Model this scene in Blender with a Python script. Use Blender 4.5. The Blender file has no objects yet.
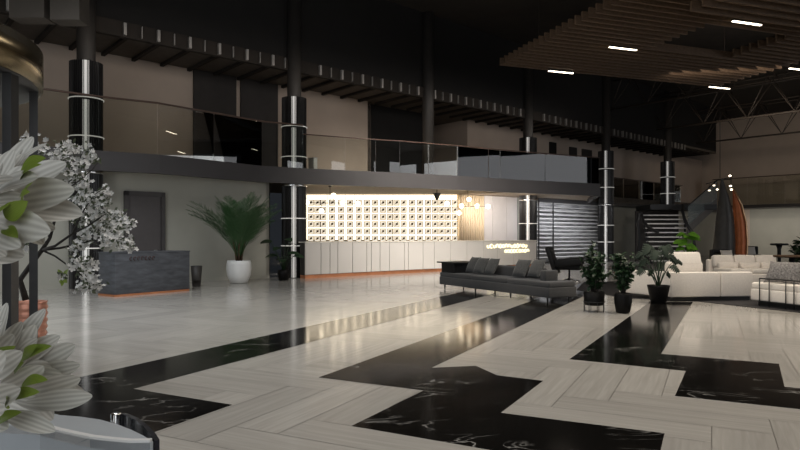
import bpy, math, random
from mathutils import Vector, Matrix

SC = bpy.context.scene
COL = SC.collection
RND = random.Random(11)
pi = math.pi

# ------------------------------------------------------------------ camera
F, HZ, EYE = 620.0, 236.0, 1.5          # focal length (px of an 800 px wide frame), horizon row, eye height
cam_d = bpy.data.cameras.new('camera')
cam_d.sensor_width = 36.0
cam_d.lens = F / 800.0 * 36.0
cam_d.shift_y = (HZ - 225.0) / 800.0
cam_d.clip_end = 300
cam = bpy.data.objects.new('camera', cam_d)
cam.location = (0, 0, EYE)
cam.rotation_euler = (pi / 2, 0, 0)
COL.objects.link(cam)
SC.camera = cam

# ------------------------------------------------------------------ world, exposure
W = bpy.data.worlds.new('world')
SC.world = W
W.use_nodes = True
W.node_tree.nodes['Background'].inputs[0].default_value = (0.75, 0.85, 1.0, 1)
W.node_tree.nodes['Background'].inputs[1].default_value = 0.02
SC.view_settings.view_transform = 'Standard'
SC.view_settings.look = 'None'
SC.view_settings.gamma = 1
SC.view_settings.exposure = 0.0
SC.view_settings.use_curve_mapping = False
SC.cycles.use_denoising = True
SC.cycles.max_bounces = 8
SC.cycles.transparent_max_bounces = 16
SC.cycles.sample_clamp_indirect = 4.0
SC.cycles.caustics_reflective = False
SC.cycles.caustics_refractive = False


def area(name, loc, target, sx, sy, radiance, color, spread=180):
    d = bpy.data.lights.new(name, 'AREA')
    d.shape = 'RECTANGLE'
    d.size, d.size_y = sx, sy
    d.energy = radiance * sx * sy * pi
    d.color = color
    d.spread = math.radians(spread)
    o = bpy.data.objects.new(name, d)
    o.location = loc
    v = Vector(target) - Vector(loc)
    o.rotation_euler = v.to_track_quat('-Z', 'Y').to_euler()
    COL.objects.link(o)
    return o


# daylight through the entrance glazing behind the camera and the glazed right side of the hall
area('daylight_entrance', (-1.6, -8.3, 5.4), (-1.6, 10, 5.2), 11.0, 10.2, 1.7, (0.93, 0.97, 1.0))
for _y0, _y1 in ((-9.5, -2.0), (-0.9, 6.6), (7.6, 17.0)):
    area('daylight_side', (39.6, (_y0 + _y1) / 2, 5.0), (0, (_y0 + _y1) / 2, 5.0), abs(_y1 - _y0), 9.4, 1.5, (0.95, 0.96, 1.0))
area('glass_reflection_fill', (35.2, -8.4, 5.0), (35.2, 0, 5.0), 8.4, 9.4, 1.5, (0.95, 0.96, 1.0))  # added panel, fills the bright reflection in the mezzanine glass
area('daylight_door', (-9.5, 6.2, 1.9), (-3, 16, 1.2), 3.0, 3.4, 5.0, (0.93, 0.97, 1.0))
# added fill panels without fixtures, brightening the floor and lower walls
for _x, _y, _s, _L, _c in ((-6.5, 11.5, 4.0, 7.6, (0.93, 0.97, 1.0)), (-1.5, 5.0, 4.0, 1.8, (1.0, 0.97, 0.94)), (3.5, 12.5, 4.0, 6.0, (1.0, 0.91, 0.79)),
                           (5.5, 5.5, 4.0, 4.0, (1.0, 0.89, 0.75)), (10.5, 13.5, 4.0, 7.5, (1.0, 0.87, 0.70))):
    area('hall_fill', (_x, _y, 8.3), (_x, _y + .01, 0), _s, _s, _L, _c, 135)
area('reception_fill', (3.6, 18.6, 7.9), (1.6, 25.5, 0.7), 5.0, 1.0, 25.0, (1.0, 0.94, 0.86), 80)  # added fill, brightens the desk front; no fixture
area('roof_fill', (14.5, 25.5, 9.3), (15.0, 28.0, 11.2), 6.0, 3.0, 0.9, (1.0, 0.85, 0.7), 150)  # added upward fill so the roof shows above the raft
_g = area('upper_gallery_fill', (0.8, 24.4, 7.45), (-1.2, 26.7, 5.6), 26.0, 0.25, 3.0, (1.0, 0.9, 0.8), 150)  # added linear fill, lifts the upper gallery wall
area('soffit_lamp', (4.9, 29.6, 3.3), (5.6, 32.8, 1.3), 3.4, 0.6, 12.0, (1.0, 0.92, 0.84), 150)
area('louvre_fill', (9.7, 32.9, 3.2), (8.9, 34.6, 1.3), 4.6, 0.15, 30.0, (0.95, 0.96, 1.0), 150)  # added fill in front of the louvres, brightens the slats
area('end_wall_fill', (29.5, 44.6, 3.5), (31.0, 46.0, 1.0), 14.0, 0.3, 8.5, (1.0, 0.94, 0.86), 150)  # added fill for the lower end wall, no fitting modelled
area('end_gallery_fill', (19.0, 33.0, 8.3), (29.0, 46.0, 6.0), 5.0, 1.0, 5.0, (1.0, 0.86, 0.70), 100)  # added warm fill on the upper end wall
area('stair_fill', (13.6, 29.5, 5.0), (14.2, 34.0, 1.2), 1.2, 0.6, 11.0, (1.0, 0.95, 0.9), 100)  # added fill, picks out the pale treads

# ------------------------------------------------------------------ frames of reference
U = Vector((0.751, 0.660, 0)).normalized()      # along the reception facade
N = Vector((U.y, -U.x, 0))                      # from the facade into the hall
FO = Vector((-9.06, 17.9, 0))
SA = Vector((0.449, 0.893, 0)).normalized()     # floor strips
SB = Vector((SA.y, -SA.x, 0))
P = Vector((0.945, 0.326, 0)).normalized()      # ceiling baffles, white sofas
Q = Vector((-P.y, P.x, 0))


def fac(s, t, z=0.0):
    v = FO + U * s + N * t
    return Vector((v.x, v.y, z))


def ground(px, py, z=0.0):
    y = F * (EYE - z) / (py - HZ)
    return Vector(((px - 400) / F * y, y, z))


def at(px, py, y):
    return Vector(((px - 400) / F * y, y, EYE - (py - HZ) * y / F))


def fac_s(px, t=0.0):
    """distance along the facade of what stands at picture column px, t in front of it"""
    k = (px - 400) / F
    o = FO + N * t
    return (k * o.y - o.x) / (U.x - k * U.y)


# ------------------------------------------------------------------ materials
def new_mat(name):
    m = bpy.data.materials.new(name)
    m.use_nodes = True
    nt = m.node_tree
    return m, nt, nt.nodes['Principled BSDF']


def mat(name, col, rough=0.5, metal=0.0, var=0.12, scale=6.0, stretch=(1, 1, 1), spec=0.5, bump=0.0, col2=None, sheen=0.0, coat=0.0):
    m, nt, b = new_mat(name)
    tc = nt.nodes.new('ShaderNodeTexCoord')
    mp = nt.nodes.new('ShaderNodeMapping')
    mp.inputs['Scale'].default_value = stretch
    no = nt.nodes.new('ShaderNodeTexNoise')
    no.inputs['Scale'].default_value = scale
    no.inputs['Detail'].default_value = 5
    rp = nt.nodes.new('ShaderNodeValToRGB')
    c2 = col2 or tuple(min(1, c * (1 + var)) for c in col)
    c1 = tuple(c * (1 - var) for c in col)
    rp.color_ramp.elements[0].position = 0.3
    rp.color_ramp.elements[1].position = 0.7
    rp.color_ramp.elements[0].color = (*c1, 1)
    rp.color_ramp.elements[1].color = (*c2, 1)
    L = nt.links.new
    L(tc.outputs['Object'], mp.inputs[0])
    L(mp.outputs[0], no.inputs['Vector'])
    L(no.outputs['Fac'], rp.inputs[0])
    L(rp.outputs[0], b.inputs['Base Color'])
    b.inputs['Roughness'].default_value = rough
    b.inputs['Metallic'].default_value = metal
    b.inputs['Specular IOR Level'].default_value = spec
    b.inputs['Sheen Weight'].default_value = sheen
    b.inputs['Coat Weight'].default_value = coat
    if bump:
        bp = nt.nodes.new('ShaderNodeBump')
        bp.inputs['Strength'].default_value = bump
        bp.inputs['Distance'].default_value = 0.02
        L(no.outputs['Fac'], bp.inputs['Height'])
        L(bp.outputs[0], b.inputs['Normal'])
    return m


def emit(name, col, strength):
    m, nt, b = new_mat(name)
    b.inputs['Base Color'].default_value = (*[min(1, c * 0.8) for c in col], 1)
    b.inputs['Emission Color'].default_value = (*col, 1)
    b.inputs['Emission Strength'].default_value = strength
    return m


def glass_mat(name, tint, refl_ior=1.6, rough=0.0):
    m, nt, b = new_mat(name)
    nt.nodes.remove(b)
    out = nt.nodes['Material Output']
    tr = nt.nodes.new('ShaderNodeBsdfTransparent')
    tr.inputs[0].default_value = (*tint, 1)
    gl = nt.nodes.new('ShaderNodeBsdfGlossy')
    gl.inputs['Roughness'].default_value = rough
    fr = nt.nodes.new('ShaderNodeFresnel')
    fr.inputs['IOR'].default_value = refl_ior
    mx = nt.nodes.new('ShaderNodeMixShader')
    nt.links.new(fr.outputs[0], mx.inputs[0])
    nt.links.new(tr.outputs[0], mx.inputs[1])
    nt.links.new(gl.outputs[0], mx.inputs[2])
    nt.links.new(mx.outputs[0], out.inputs[0])
    return m


def frost_mat():
    m, nt, b = new_mat('hazy stair glass')
    nt.nodes.remove(b)
    tr = nt.nodes.new('ShaderNodeBsdfTransparent')
    df = nt.nodes.new('ShaderNodeBsdfDiffuse')
    df.inputs[0].default_value = (0.30, 0.34, 0.34, 1)
    mx = nt.nodes.new('ShaderNodeMixShader')
    mx.inputs[0].default_value = 0.4
    nt.links.new(tr.outputs[0], mx.inputs[1])
    nt.links.new(df.outputs[0], mx.inputs[2])
    nt.links.new(mx.outputs[0], nt.nodes['Material Output'].inputs[0])
    return m


def travertine():
    m, nt, b = new_mat('travertine planks')
    L = nt.links.new
    uv = nt.nodes.new('ShaderNodeUVMap')
    mp = nt.nodes.new('ShaderNodeMapping')
    mp.inputs['Scale'].default_value = (0.55, 9.0, 1)
    no = nt.nodes.new('ShaderNodeTexNoise')
    no.inputs['Scale'].default_value = 2.2
    no.inputs['Detail'].default_value = 6
    no.inputs['Distortion'].default_value = 0.6
    at_ = nt.nodes.new('ShaderNodeAttribute')
    at_.attribute_name = 'tone'
    rp = nt.nodes.new('ShaderNodeValToRGB')
    rp.color_ramp.elements[0].position = 0.25
    rp.color_ramp.elements[0].color = (0.37, 0.352, 0.325, 1)
    rp.color_ramp.elements[1].position = 0.75
    rp.color_ramp.elements[1].color = (0.475, 0.457, 0.425, 1)
    mx = nt.nodes.new('ShaderNodeMix')
    mx.data_type = 'RGBA'
    mx.blend_type = 'MULTIPLY'
    mx.inputs['Factor'].default_value = 1.0
    L(uv.outputs[0], mp.inputs[0])
    L(mp.outputs[0], no.inputs['Vector'])
    L(no.outputs['Fac'], rp.inputs[0])
    L(rp.outputs[0], mx.inputs['A'])
    L(at_.outputs['Color'], mx.inputs['B'])
    L(mx.outputs['Result'], b.inputs['Base Color'])
    b.inputs['Roughness'].default_value = 0.15
    return m


def black_marble(name='black marble', rough=0.11):
    m, nt, b = new_mat(name)
    L = nt.links.new
    tc = nt.nodes.new('ShaderNodeTexCoord')
    mp = nt.nodes.new('ShaderNodeMapping')
    mp.inputs['Scale'].default_value = (0.35, 0.8, 1)
    mp.inputs['Rotation'].default_value = (0, 0, -0.1)
    n1 = nt.nodes.new('ShaderNodeTexNoise')
    n1.inputs['Scale'].default_value = 2.4
    n1.inputs['Detail'].default_value = 9
    n1.inputs['Distortion'].default_value = 1.3
    sub = nt.nodes.new('ShaderNodeMath')
    sub.operation = 'SUBTRACT'
    sub.inputs[1].default_value = 0.5
    ab = nt.nodes.new('ShaderNodeMath')
    ab.operation = 'ABSOLUTE'
    rp = nt.nodes.new('ShaderNodeValToRGB')
    rp.color_ramp.elements[0].position = 0.0
    rp.color_ramp.elements[0].color = (1, 1, 1, 1)
    rp.color_ramp.elements[1].position = 0.012
    rp.color_ramp.elements[1].color = (0, 0, 0, 1)
    n2 = nt.nodes.new('ShaderNodeTexNoise')
    n2.inputs['Scale'].default_value = 1.3
    n2.inputs['Detail'].default_value = 3
    r2 = nt.nodes.new('ShaderNodeValToRGB')
    r2.color_ramp.elements[0].position = 0.5
    r2.color_ramp.elements[1].position = 0.66
    mu = nt.nodes.new('ShaderNodeMath')
    mu.operation = 'MULTIPLY'
    mx = nt.nodes.new('ShaderNodeMix')
    mx.data_type = 'RGBA'
    mx.inputs['A'].default_value = (0.006, 0.0055, 0.005, 1)
    mx.inputs['B'].default_value = (0.34, 0.33, 0.31, 1)
    L(tc.outputs['Object'], mp.inputs[0])
    L(mp.outputs[0], n1.inputs['Vector'])
    L(tc.outputs['Object'], n2.inputs['Vector'])
    L(n1.outputs['Fac'], sub.inputs[0])
    L(sub.outputs[0], ab.inputs[0])
    L(ab.outputs[0], rp.inputs[0])
    L(n2.outputs['Fac'], r2.inputs[0])
    L(rp.outputs[0], mu.inputs[0])
    L(r2.outputs[0], mu.inputs[1])
    L(mu.outputs[0], mx.inputs['Factor'])
    L(mx.outputs['Result'], b.inputs['Base Color'])
    b.inputs['Roughness'].default_value = rough
    return m


def leaf_mat(name, c_dark, c_light, stripes=9.0, rough=0.45):
    """lengthwise veins: stripes across the blade (uv.x runs across, uv.y along)"""
    m, nt, b = new_mat(name)
    L = nt.links.new
    uv = nt.nodes.new('ShaderNodeUVMap')
    wv = nt.nodes.new('ShaderNodeTexWave')
    wv.bands_direction = 'X'
    wv.inputs['Scale'].default_value = stripes
    wv.inputs['Distortion'].default_value = 1.2
    wv.inputs['Detail'].default_value = 2
    rp = nt.nodes.new('ShaderNodeValToRGB')
    rp.color_ramp.elements[0].color = (*c_dark, 1)
    rp.color_ramp.elements[1].color = (*c_light, 1)
    L(uv.outputs[0], wv.inputs['Vector'])
    L(wv.outputs['Fac'], rp.inputs[0])
    L(rp.outputs[0], b.inputs['Base Color'])
    b.inputs['Roughness'].default_value = rough
    return m


M = dict(
    trav=travertine(),
    marble=black_marble(),
    wall=mat('warm grey plaster', (0.40, 0.388, 0.335), 0.75, var=0.05, scale=1.2),
    wall_up=mat('beige plaster', (0.56, 0.46, 0.385), 0.8, var=0.05, scale=1.0),
    dark_wall=mat('dark brown wall board', (0.035, 0.03, 0.028), 0.7, var=0.15, scale=2),
    black_wall=mat('black wall board', (0.0045, 0.0035, 0.003), 0.8, var=0.2, scale=2),
    ceil=mat('black roof deck', (0.02, 0.015, 0.0115), 0.9, var=0.25, scale=1.5),
    roofgrey=mat('grey brown bulkhead board', (0.085, 0.072, 0.06), 0.8, var=0.1, scale=2),
    slab=mat('charcoal fascia paint', (0.048, 0.043, 0.043), 0.45, var=0.06, scale=2),
    soffit=mat('brown slatted soffit', (0.30, 0.24, 0.18), 0.7, var=0.3, scale=14),
    fin=mat('pale aluminium fin', (0.42, 0.40, 0.38), 0.4, 0.6),
    core=mat('dark column paint', (0.036, 0.032, 0.029), 0.55, var=0.1),
    shell=mat('black fluted metal', (0.012, 0.011, 0.011), 0.3, 0.0, var=0.1, spec=0.35),
    highlight_glow=emit('column highlight glow', (1.0, 0.98, 0.94), 0.27),  # column highlight put into the material as glow
    chrome=mat('polished chrome ring', (0.8, 0.8, 0.8), 0.12, 1.0, var=0.03),
    ring=emit('glowing chrome shine', (1.0, 0.97, 0.92), 0.3),  # shine of the chrome rings put in as glow
    brass=mat('brushed bronze', (0.33, 0.265, 0.165), 0.24, 1.0, var=0.1, scale=3, stretch=(6, 6, 0.2)),
    frame=mat('dark grey aluminium', (0.05, 0.05, 0.052), 0.35, 0.3),
    glass=glass_mat('clear balustrade glass', (0.95, 0.96, 0.93), 1.75),
    frost=frost_mat(),
    glass_dark=glass_mat('smoked door glass', (0.82, 0.86, 0.88), 1.5),
    rail=mat('brown handrail', (0.10, 0.06, 0.045), 0.4, 0.2),
    desk=mat('pale grey laminate', (0.52, 0.49, 0.46), 0.4, var=0.03, scale=1),
    gap=mat('dark joint', (0.03, 0.027, 0.025), 0.7),
    copper=mat('copper plinth', (0.62, 0.25, 0.12), 0.35, 0.75, var=0.12, scale=4),
    worktop=mat('pale stone counter', (0.62, 0.58, 0.52), 0.3, var=0.05),
    stone=mat('slate blue stone', (0.075, 0.08, 0.092), 0.5, var=0.35, scale=4, stretch=(0.8, 0.8, 3)),
    door=mat('taupe door leaf', (0.085, 0.075, 0.075), 0.5, var=0.05),
    curtain=mat('cream ribbed panel', (0.72, 0.58, 0.40), 0.6, var=0.06, scale=3, stretch=(20, 20, 0.3)),
    panel=mat('pale lilac panel', (0.78, 0.735, 0.72), 0.5, var=0.04, scale=2),
    panelg=mat('sage grey panel', (0.36, 0.37, 0.33), 0.5, var=0.04),
    led=emit('backlit cream acrylic', (1.0, 0.86, 0.64), 2.2),
    plate=emit('backlit cream tile plate', (1.0, 0.87, 0.68), 0.9),
    tile=mat('brown tile frame', (0.40, 0.34, 0.26), 0.6),
    tilemark=mat('tile motif', (0.14, 0.12, 0.10), 0.6),
    globe=emit('lit opal globe', (1.0, 0.85, 0.62), 7.0),
    sign=emit('lit sign letters', (1.0, 0.9, 0.58), 1.6),
    strip=emit('lit strip diffuser', (1.0, 0.86, 0.66), 6.0),
    black=mat('matt black metal', (0.012, 0.012, 0.013), 0.5),
    baffle=mat('brown oak baffle', (0.15, 0.098, 0.062), 0.6, var=0.25, scale=3, stretch=(1, 8, 8)),
    truss=mat('dark truss steel', (0.035, 0.026, 0.02), 0.6),
    grey_fab=mat('grey woven fabric', (0.042, 0.042, 0.044), 0.95, var=0.25, scale=60, bump=0.2, sheen=0.2),
    grey_fab2=mat('grey cushion fabric', (0.055, 0.056, 0.056), 0.95, var=0.3, scale=30, bump=0.3, sheen=0.2),
    knit=mat('grey knit fabric', (0.20, 0.19, 0.185), 0.95, var=0.5, scale=28, bump=0.4),
    white_fab=mat('off white fabric', (0.80, 0.745, 0.685), 0.9, var=0.05, scale=30, sheen=0.1),
    black_fab=mat('black leather', (0.008, 0.008, 0.009), 0.5, var=0.2, scale=20, spec=0.25),
    sheet=mat('black rug', (0.012, 0.011, 0.013), 0.6, var=0.3, scale=60),
    white_pot=mat('white glazed pot', (0.88, 0.88, 0.87), 0.3, var=0.04, scale=4),
    black_pot=mat('black ceramic pot', (0.005, 0.0045, 0.0045), 0.5, var=0.2, spec=0.15),
    soil=mat('dark potting soil', (0.03, 0.02, 0.014), 0.95, var=0.5, scale=40),
    bark=mat('brown bark', (0.10, 0.06, 0.035), 0.9, var=0.4, scale=20, stretch=(1, 1, .3)),
    branch=mat('dark branch bark', (0.025, 0.021, 0.018), 0.85, var=0.4, scale=30),
    palm=leaf_mat('palm leaflet', (0.03, 0.085, 0.03), (0.065, 0.15, 0.05), 4),
    dgreen=leaf_mat('dark green leaf', (0.008, 0.026, 0.009), (0.02, 0.05, 0.018), 5),
    mgreen=leaf_mat('glossy monstera leaf', (0.006, 0.016, 0.008), (0.012, 0.026, 0.014), 4, 0.8),
    lime=leaf_mat('lime green leaf', (0.10, 0.28, 0.02), (0.18, 0.42, 0.04), 4),
    silver=leaf_mat('silver striped leaf', (0.50, 0.485, 0.44), (0.70, 0.685, 0.635), 1.5),
    young=leaf_mat('young green leaf', (0.13, 0.20, 0.02), (0.24, 0.32, 0.05), 3),
    petal=mat('pale blossom', (0.72, 0.715, 0.70), 0.6, var=0.2, scale=30),
    olive=leaf_mat('olive leaf', (0.04, 0.055, 0.025), (0.09, 0.11, 0.06), 3),
    planter=mat('pale grey planter top', (0.44, 0.475, 0.51), 0.3, var=0.05, scale=5),
    planter_rim=mat('white planter rim', (0.80, 0.80, 0.80), 0.3, var=0.03),
    sail=mat('grey sail metal', (0.075, 0.07, 0.065), 0.5, 0.3),
    sail_cu=mat('copper sail metal', (0.50, 0.14, 0.04), 0.45, 0.3),
    louvre=mat('pale louvre slat', (0.62, 0.62, 0.62), 0.4, var=0.04),
    louvre_back=mat('grey louvre backing', (0.36, 0.36, 0.37), 0.5, var=0.5, scale=1.2, stretch=(1, 1, 6)),
    tread=mat('pale stair tread', (0.62, 0.60, 0.58), 0.5),
    stringer=mat('grey stair stringer', (0.20, 0.19, 0.18), 0.5),
)


# ------------------------------------------------------------------ mesh builder
class MB:
    def __init__(s):
        s.v, s.f, s.uv, s.mi, s.smooth = [], [], {}, [], []

    def add(s, vs, fs, mi=0, smooth=False, uvs=None):
        n = len(s.v)
        s.v += [tuple(v) for v in vs]
        for k, f in enumerate(fs):
            if uvs:
                s.uv[len(s.f)] = [uvs[i] for i in f]
            s.f.append([n + i for i in f])
            s.mi.append(mi)
            s.smooth.append(smooth)

    def box(s, c, sz, ax=None, mi=0, bev=0.0):
        """box centred at c; ax = (x axis, y axis) directions"""
        X = Vector(ax[0]) if ax else Vector((1, 0, 0))
        Y = Vector(ax[1]) if ax else Vector((0, 1, 0))
        X.normalize(); Y.normalize()
        Z = X.cross(Y)
        c = Vector(c)
        h = [x / 2 for x in sz]
        if bev <= 0:
            vs = [c + X * (h[0] * a) + Y * (h[1] * b) + Z * (h[2] * d) for d in (-1, 1) for a, b in ((-1, -1), (1, -1), (1, 1), (-1, 1))]
            s.add(vs, [(3, 2, 1, 0), (4, 5, 6, 7), (0, 1, 5, 4), (1, 2, 6, 5), (2, 3, 7, 6), (3, 0, 4, 7)], mi)
            return
        bev = min(bev, *(x * 0.99 for x in h))
        # rounded box: superellipse-like rings
        nseg = 4
        prof = []
        for i in range(nseg + 1):
            a = pi / 2 * i / nseg
            prof.append((bev * (1 - math.cos(a)), bev * (1 - math.sin(a))))
        rings = []
        for (dz, ins) in prof:
            rings.append((-h[2] + dz, ins))
        for (dz, ins) in reversed(prof):
            rings.append((h[2] - dz, ins))
        vs, fs = [], []
        cnt = None
        for z, ins in rings:
            ring = []
            r = bev
            for (sx, sy, a0) in ((1, 1, 0), (-1, 1, pi / 2), (-1, -1, pi), (1, -1, 1.5 * pi)):
                for i in range(nseg + 1):
                    a = a0 + pi / 2 * i / nseg
                    x = sx * (h[0] - r) + (r - ins) * math.cos(a)
                    y = sy * (h[1] - r) + (r - ins) * math.sin(a)
                    ring.append(c + X * x + Y * y + Z * z)
            cnt = len(ring)
            vs += ring
        for k in range(len(rings) - 1):
            for i in range(cnt):
                j = (i + 1) % cnt
                fs.append((k * cnt + i, k * cnt + j, (k + 1) * cnt + j, (k + 1) * cnt + i))
        fs.append(tuple(range(cnt - 1, -1, -1)))
        fs.append(tuple((len(rings) - 1) * cnt + i for i in range(cnt)))
        s.add(vs, fs, mi, True)

    def prism(s, pts, z0, z1, mi=0):
        pts = [Vector((p[0], p[1], 0)) for p in pts]
        ar = sum(pts[i].x * pts[(i + 1) % len(pts)].y - pts[(i + 1) % len(pts)].x * pts[i].y for i in range(len(pts)))
        if ar < 0:
            pts.reverse()
        n = len(pts)
        vs = [(p.x, p.y, z0) for p in pts] + [(p.x, p.y, z1) for p in pts]
        fs = [tuple(range(n - 1, -1, -1)), tuple(range(n, 2 * n))]
        fs += [(i, (i + 1) % n, n + (i + 1) % n, n + i) for i in range(n)]
        s.add(vs, fs, mi)

    def wall(s, a, b, z0, z1, th, mi=0):
        """upright board from a to b, its hall face on the line a-b, th behind it (to the left of a->b)"""
        a, b = Vector((a[0], a[1], 0)), Vector((b[0], b[1], 0))
        d = (b - a).normalized()
        n = Vector((-d.y, d.x, 0)) * th
        s.prism([a, b, b + n, a + n], z0, z1, mi)

    def tube(s, pts, r, seg=8, mi=0, cap=True):
        pts = [Vector(p) for p in pts]
        rs = r if isinstance(r, (list, tuple)) else [r] * len(pts)
        vs, fs = [], []
        up = None
        for i, p in enumerate(pts):
            d = (pts[min(i + 1, len(pts) - 1)] - pts[max(i - 1, 0)])
            if d.length < 1e-9:
                d = Vector((0, 0, 1))
            d.normalize()
            if up is None:
                up = Vector((0, 0, 1)) if abs(d.z) < 0.9 else Vector((1, 0, 0))
            x = up.cross(d)
            if x.length < 1e-6:
                x = Vector((1, 0, 0)).cross(d)
            x.normalize()
            y = d.cross(x)
            up = y
            for k in range(seg):
                a = 2 * pi * k / seg
                vs.append(p + x * (rs[i] * math.cos(a)) + y * (rs[i] * math.sin(a)))
        for i in range(len(pts) - 1):
            for k in range(seg):
                j = (k + 1) % seg
                fs.append((i * seg + k, i * seg + j, (i + 1) * seg + j, (i + 1) * seg + k))
        if cap:
            fs.append(tuple(range(seg - 1, -1, -1)))
            fs.append(tuple((len(pts) - 1) * seg + k for k in range(seg)))
        s.add(vs, fs, mi, True)

    def lathe(s, prof, c=(0, 0, 0), seg=32, mi=0, smooth=True):
        vs, fs = [], []
        for r, z in prof:
            for k in range(seg):
                a = 2 * pi * k / seg
                vs.append((c[0] + r * math.cos(a), c[1] + r * math.sin(a), c[2] + z))
        for i in range(len(prof) - 1):
            for k in range(seg):
                j = (k + 1) % seg
                fs.append((i * seg + k, i * seg + j, (i + 1) * seg + j, (i + 1) * seg + k))
        fs.append(tuple(range(seg - 1, -1, -1)))
        fs.append(tuple((len(prof) - 1) * seg + k for k in range(seg)))
        s.add(vs, fs, mi, smooth)

    def sphere(s, c, r, seg=16, rings=10, mi=0, sq=(1, 1, 1)):
        vs, fs = [], []
        for i in range(rings + 1):
            a = pi * i / rings
            for k in range(seg):
                b = 2 * pi * k / seg
                vs.append((c[0] + r * sq[0] * math.sin(a) * math.cos(b), c[1] + r * sq[1] * math.sin(a) * math.sin(b), c[2] - r * sq[2] * math.cos(a)))
        for i in range(rings):
            for k in range(seg):
                j = (k + 1) % seg
                fs.append((i * seg + k, i * seg + j, (i + 1) * seg + j, (i + 1) * seg + k))
        s.add(vs, fs, mi, True)

    def torus(s, c, R, r, seg=40, ts=8, mi=0):
        vs, fs = [], []
        for i in range(seg):
            a = 2 * pi * i / seg
            for k in range(ts):
                b = 2 * pi * k / ts
                q = R + r * math.cos(b)
                vs.append((c[0] + q * math.cos(a), c[1] + q * math.sin(a), c[2] + r * math.sin(b)))
        for i in range(seg):
            for k in range(ts):
                fs.append((i * ts + k, ((i + 1) % seg) * ts + k, ((i + 1) % seg) * ts + (k + 1) % ts, i * ts + (k + 1) % ts))
        s.add(vs, fs, mi, True)

    def leaf(s, base, tip, width, nrm=None, bow=0.12, cup=0.25, shape='oval', n=8, mi=0):
        """a bowed blade from base to tip: nrm = the side it shows, bow lifts its middle that way, cup folds it along the midrib"""
        base, tip = Vector(base), Vector(tip)
        d = tip - base
        ln = d.length
        if ln < 1e-6:
            return
        d.normalize()
        nr = Vector(nrm) if nrm is not None else Vector((0, 0, 1))
        nr = nr - d * nr.dot(d)
        if nr.length < 1e-3:
            nr = Vector((0, -1, 0)) - d * (-d.y)
        nr.normalize()
        x = d.cross(nr)
        vs, fs, uvs = [], [], []
        for i in range(n + 1):
            t = i / n
            if shape == 'obovate':
                t = 1 - (1 - t) ** 1.7
            if shape == 'oval':
                w = math.sin(pi * min(1, t ** 0.85)) ** 0.75
            elif shape == 'obovate':
                w = max(0.02, math.sin(pi * min(1, t ** 1.3))) ** 0.55 * (0.55 + .45 * min(1, t * 1.6))
            else:
                w = max(0.02, (1 - t) ** 0.6 * min(1, 0.25 + t * 5))
            w *= width / 2
            c = base + d * (ln * t) + nr * (bow * ln * math.sin(pi * t))
            for k, e in enumerate((-1, -0.5, 0, 0.5, 1)):
                vs.append(c + x * (w * e) + nr * (-cup * w * (1 - abs(e))))
                uvs.append((e * 0.5 * (0.35 + 0.65 * w / (width / 2 + 1e-9)) + 0.5, t))
        for i in range(n):
            for k in range(4):
                a = i * 5 + k
                fs.append((a, a + 1, a + 6, a + 5))
        s.add(vs, fs, mi, True, uvs)

    def build(s, name, mats, parent=None, origin=None):
        if not isinstance(mats, (list, tuple)):
            mats = [mats]
        if origin is None:
            origin = parent.get('_o') if parent is not None and '_o' in parent else None
        off = Vector(origin) if origin is not None else Vector((0, 0, 0))
        me = bpy.data.meshes.new(name)
        me.from_pydata([tuple(Vector(v) - off) for v in s.v], [], s.f)
        for m in mats:
            me.materials.append(m)
        me.polygons.foreach_set('material_index', s.mi)
        me.polygons.foreach_set('use_smooth', s.smooth)
        if s.uv:
            lay = me.uv_layers.new(name='UVMap')
            for fi, uvs in s.uv.items():
                st = me.polygons[fi].loop_start
                for k, q in enumerate(uvs):
                    lay.data[st + k].uv = q
        me.update()
        o = bpy.data.objects.new(name, me)
        COL.objects.link(o)
        if parent is not None:
            o.parent = parent
        elif origin is not None:
            o.location = off
        return o


def tag(o, label=None, cat=None, group=None, kind=None):
    if label: o['label'] = label
    if cat: o['category'] = cat
    if group: o['group'] = group
    if kind: o['kind'] = kind
    return o


ORG = {}


def thing(name, label, cat, loc=(0, 0, 0), group=None, rz=0.0, kind=None):
    o = bpy.data.objects.new(name, None)
    o.empty_display_size = 0.2
    o.location = loc
    o.rotation_euler = (0, 0, rz)
    COL.objects.link(o)
    return tag(o, label, cat, group, kind)


def part(mb, name, m, parent, local=False):
    """mesh under parent; built in world coordinates unless local"""
    if local:
        return mb.build(name, m, parent, (0, 0, 0))
    o = parent
    off = Vector((0, 0, 0))
    while o is not None:
        off += Vector(o.location)
        o = o.parent
    return mb.build(name, m, parent, off)


def box_part(name, m, parent, c, sz, ax=None, bev=0.0, local=False):
    mb = MB()
    mb.box(c, sz, ax, 0, bev)
    return part(mb, name, m, parent, local)


def dup(root, loc, rz=None, label=None, group=None):
    r = root.copy(); COL.objects.link(r); r.location = loc
    if rz is not None: r.rotation_euler = (0, 0, rz)
    if label: r['label'] = label
    if group: r['group'] = group
    for ch in list(root.children):
        c = ch.copy(); COL.objects.link(c); c.parent = r
        for g in list(ch.children):
            d = g.copy(); COL.objects.link(d); d.parent = c
    return r


def struct(mb, name, m, parent=None):
    o = mb.build(name, m, parent, (0, 0, 0) if parent is not None else None)
    if parent is None:
        o['kind'] = 'structure'
    return o


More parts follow.
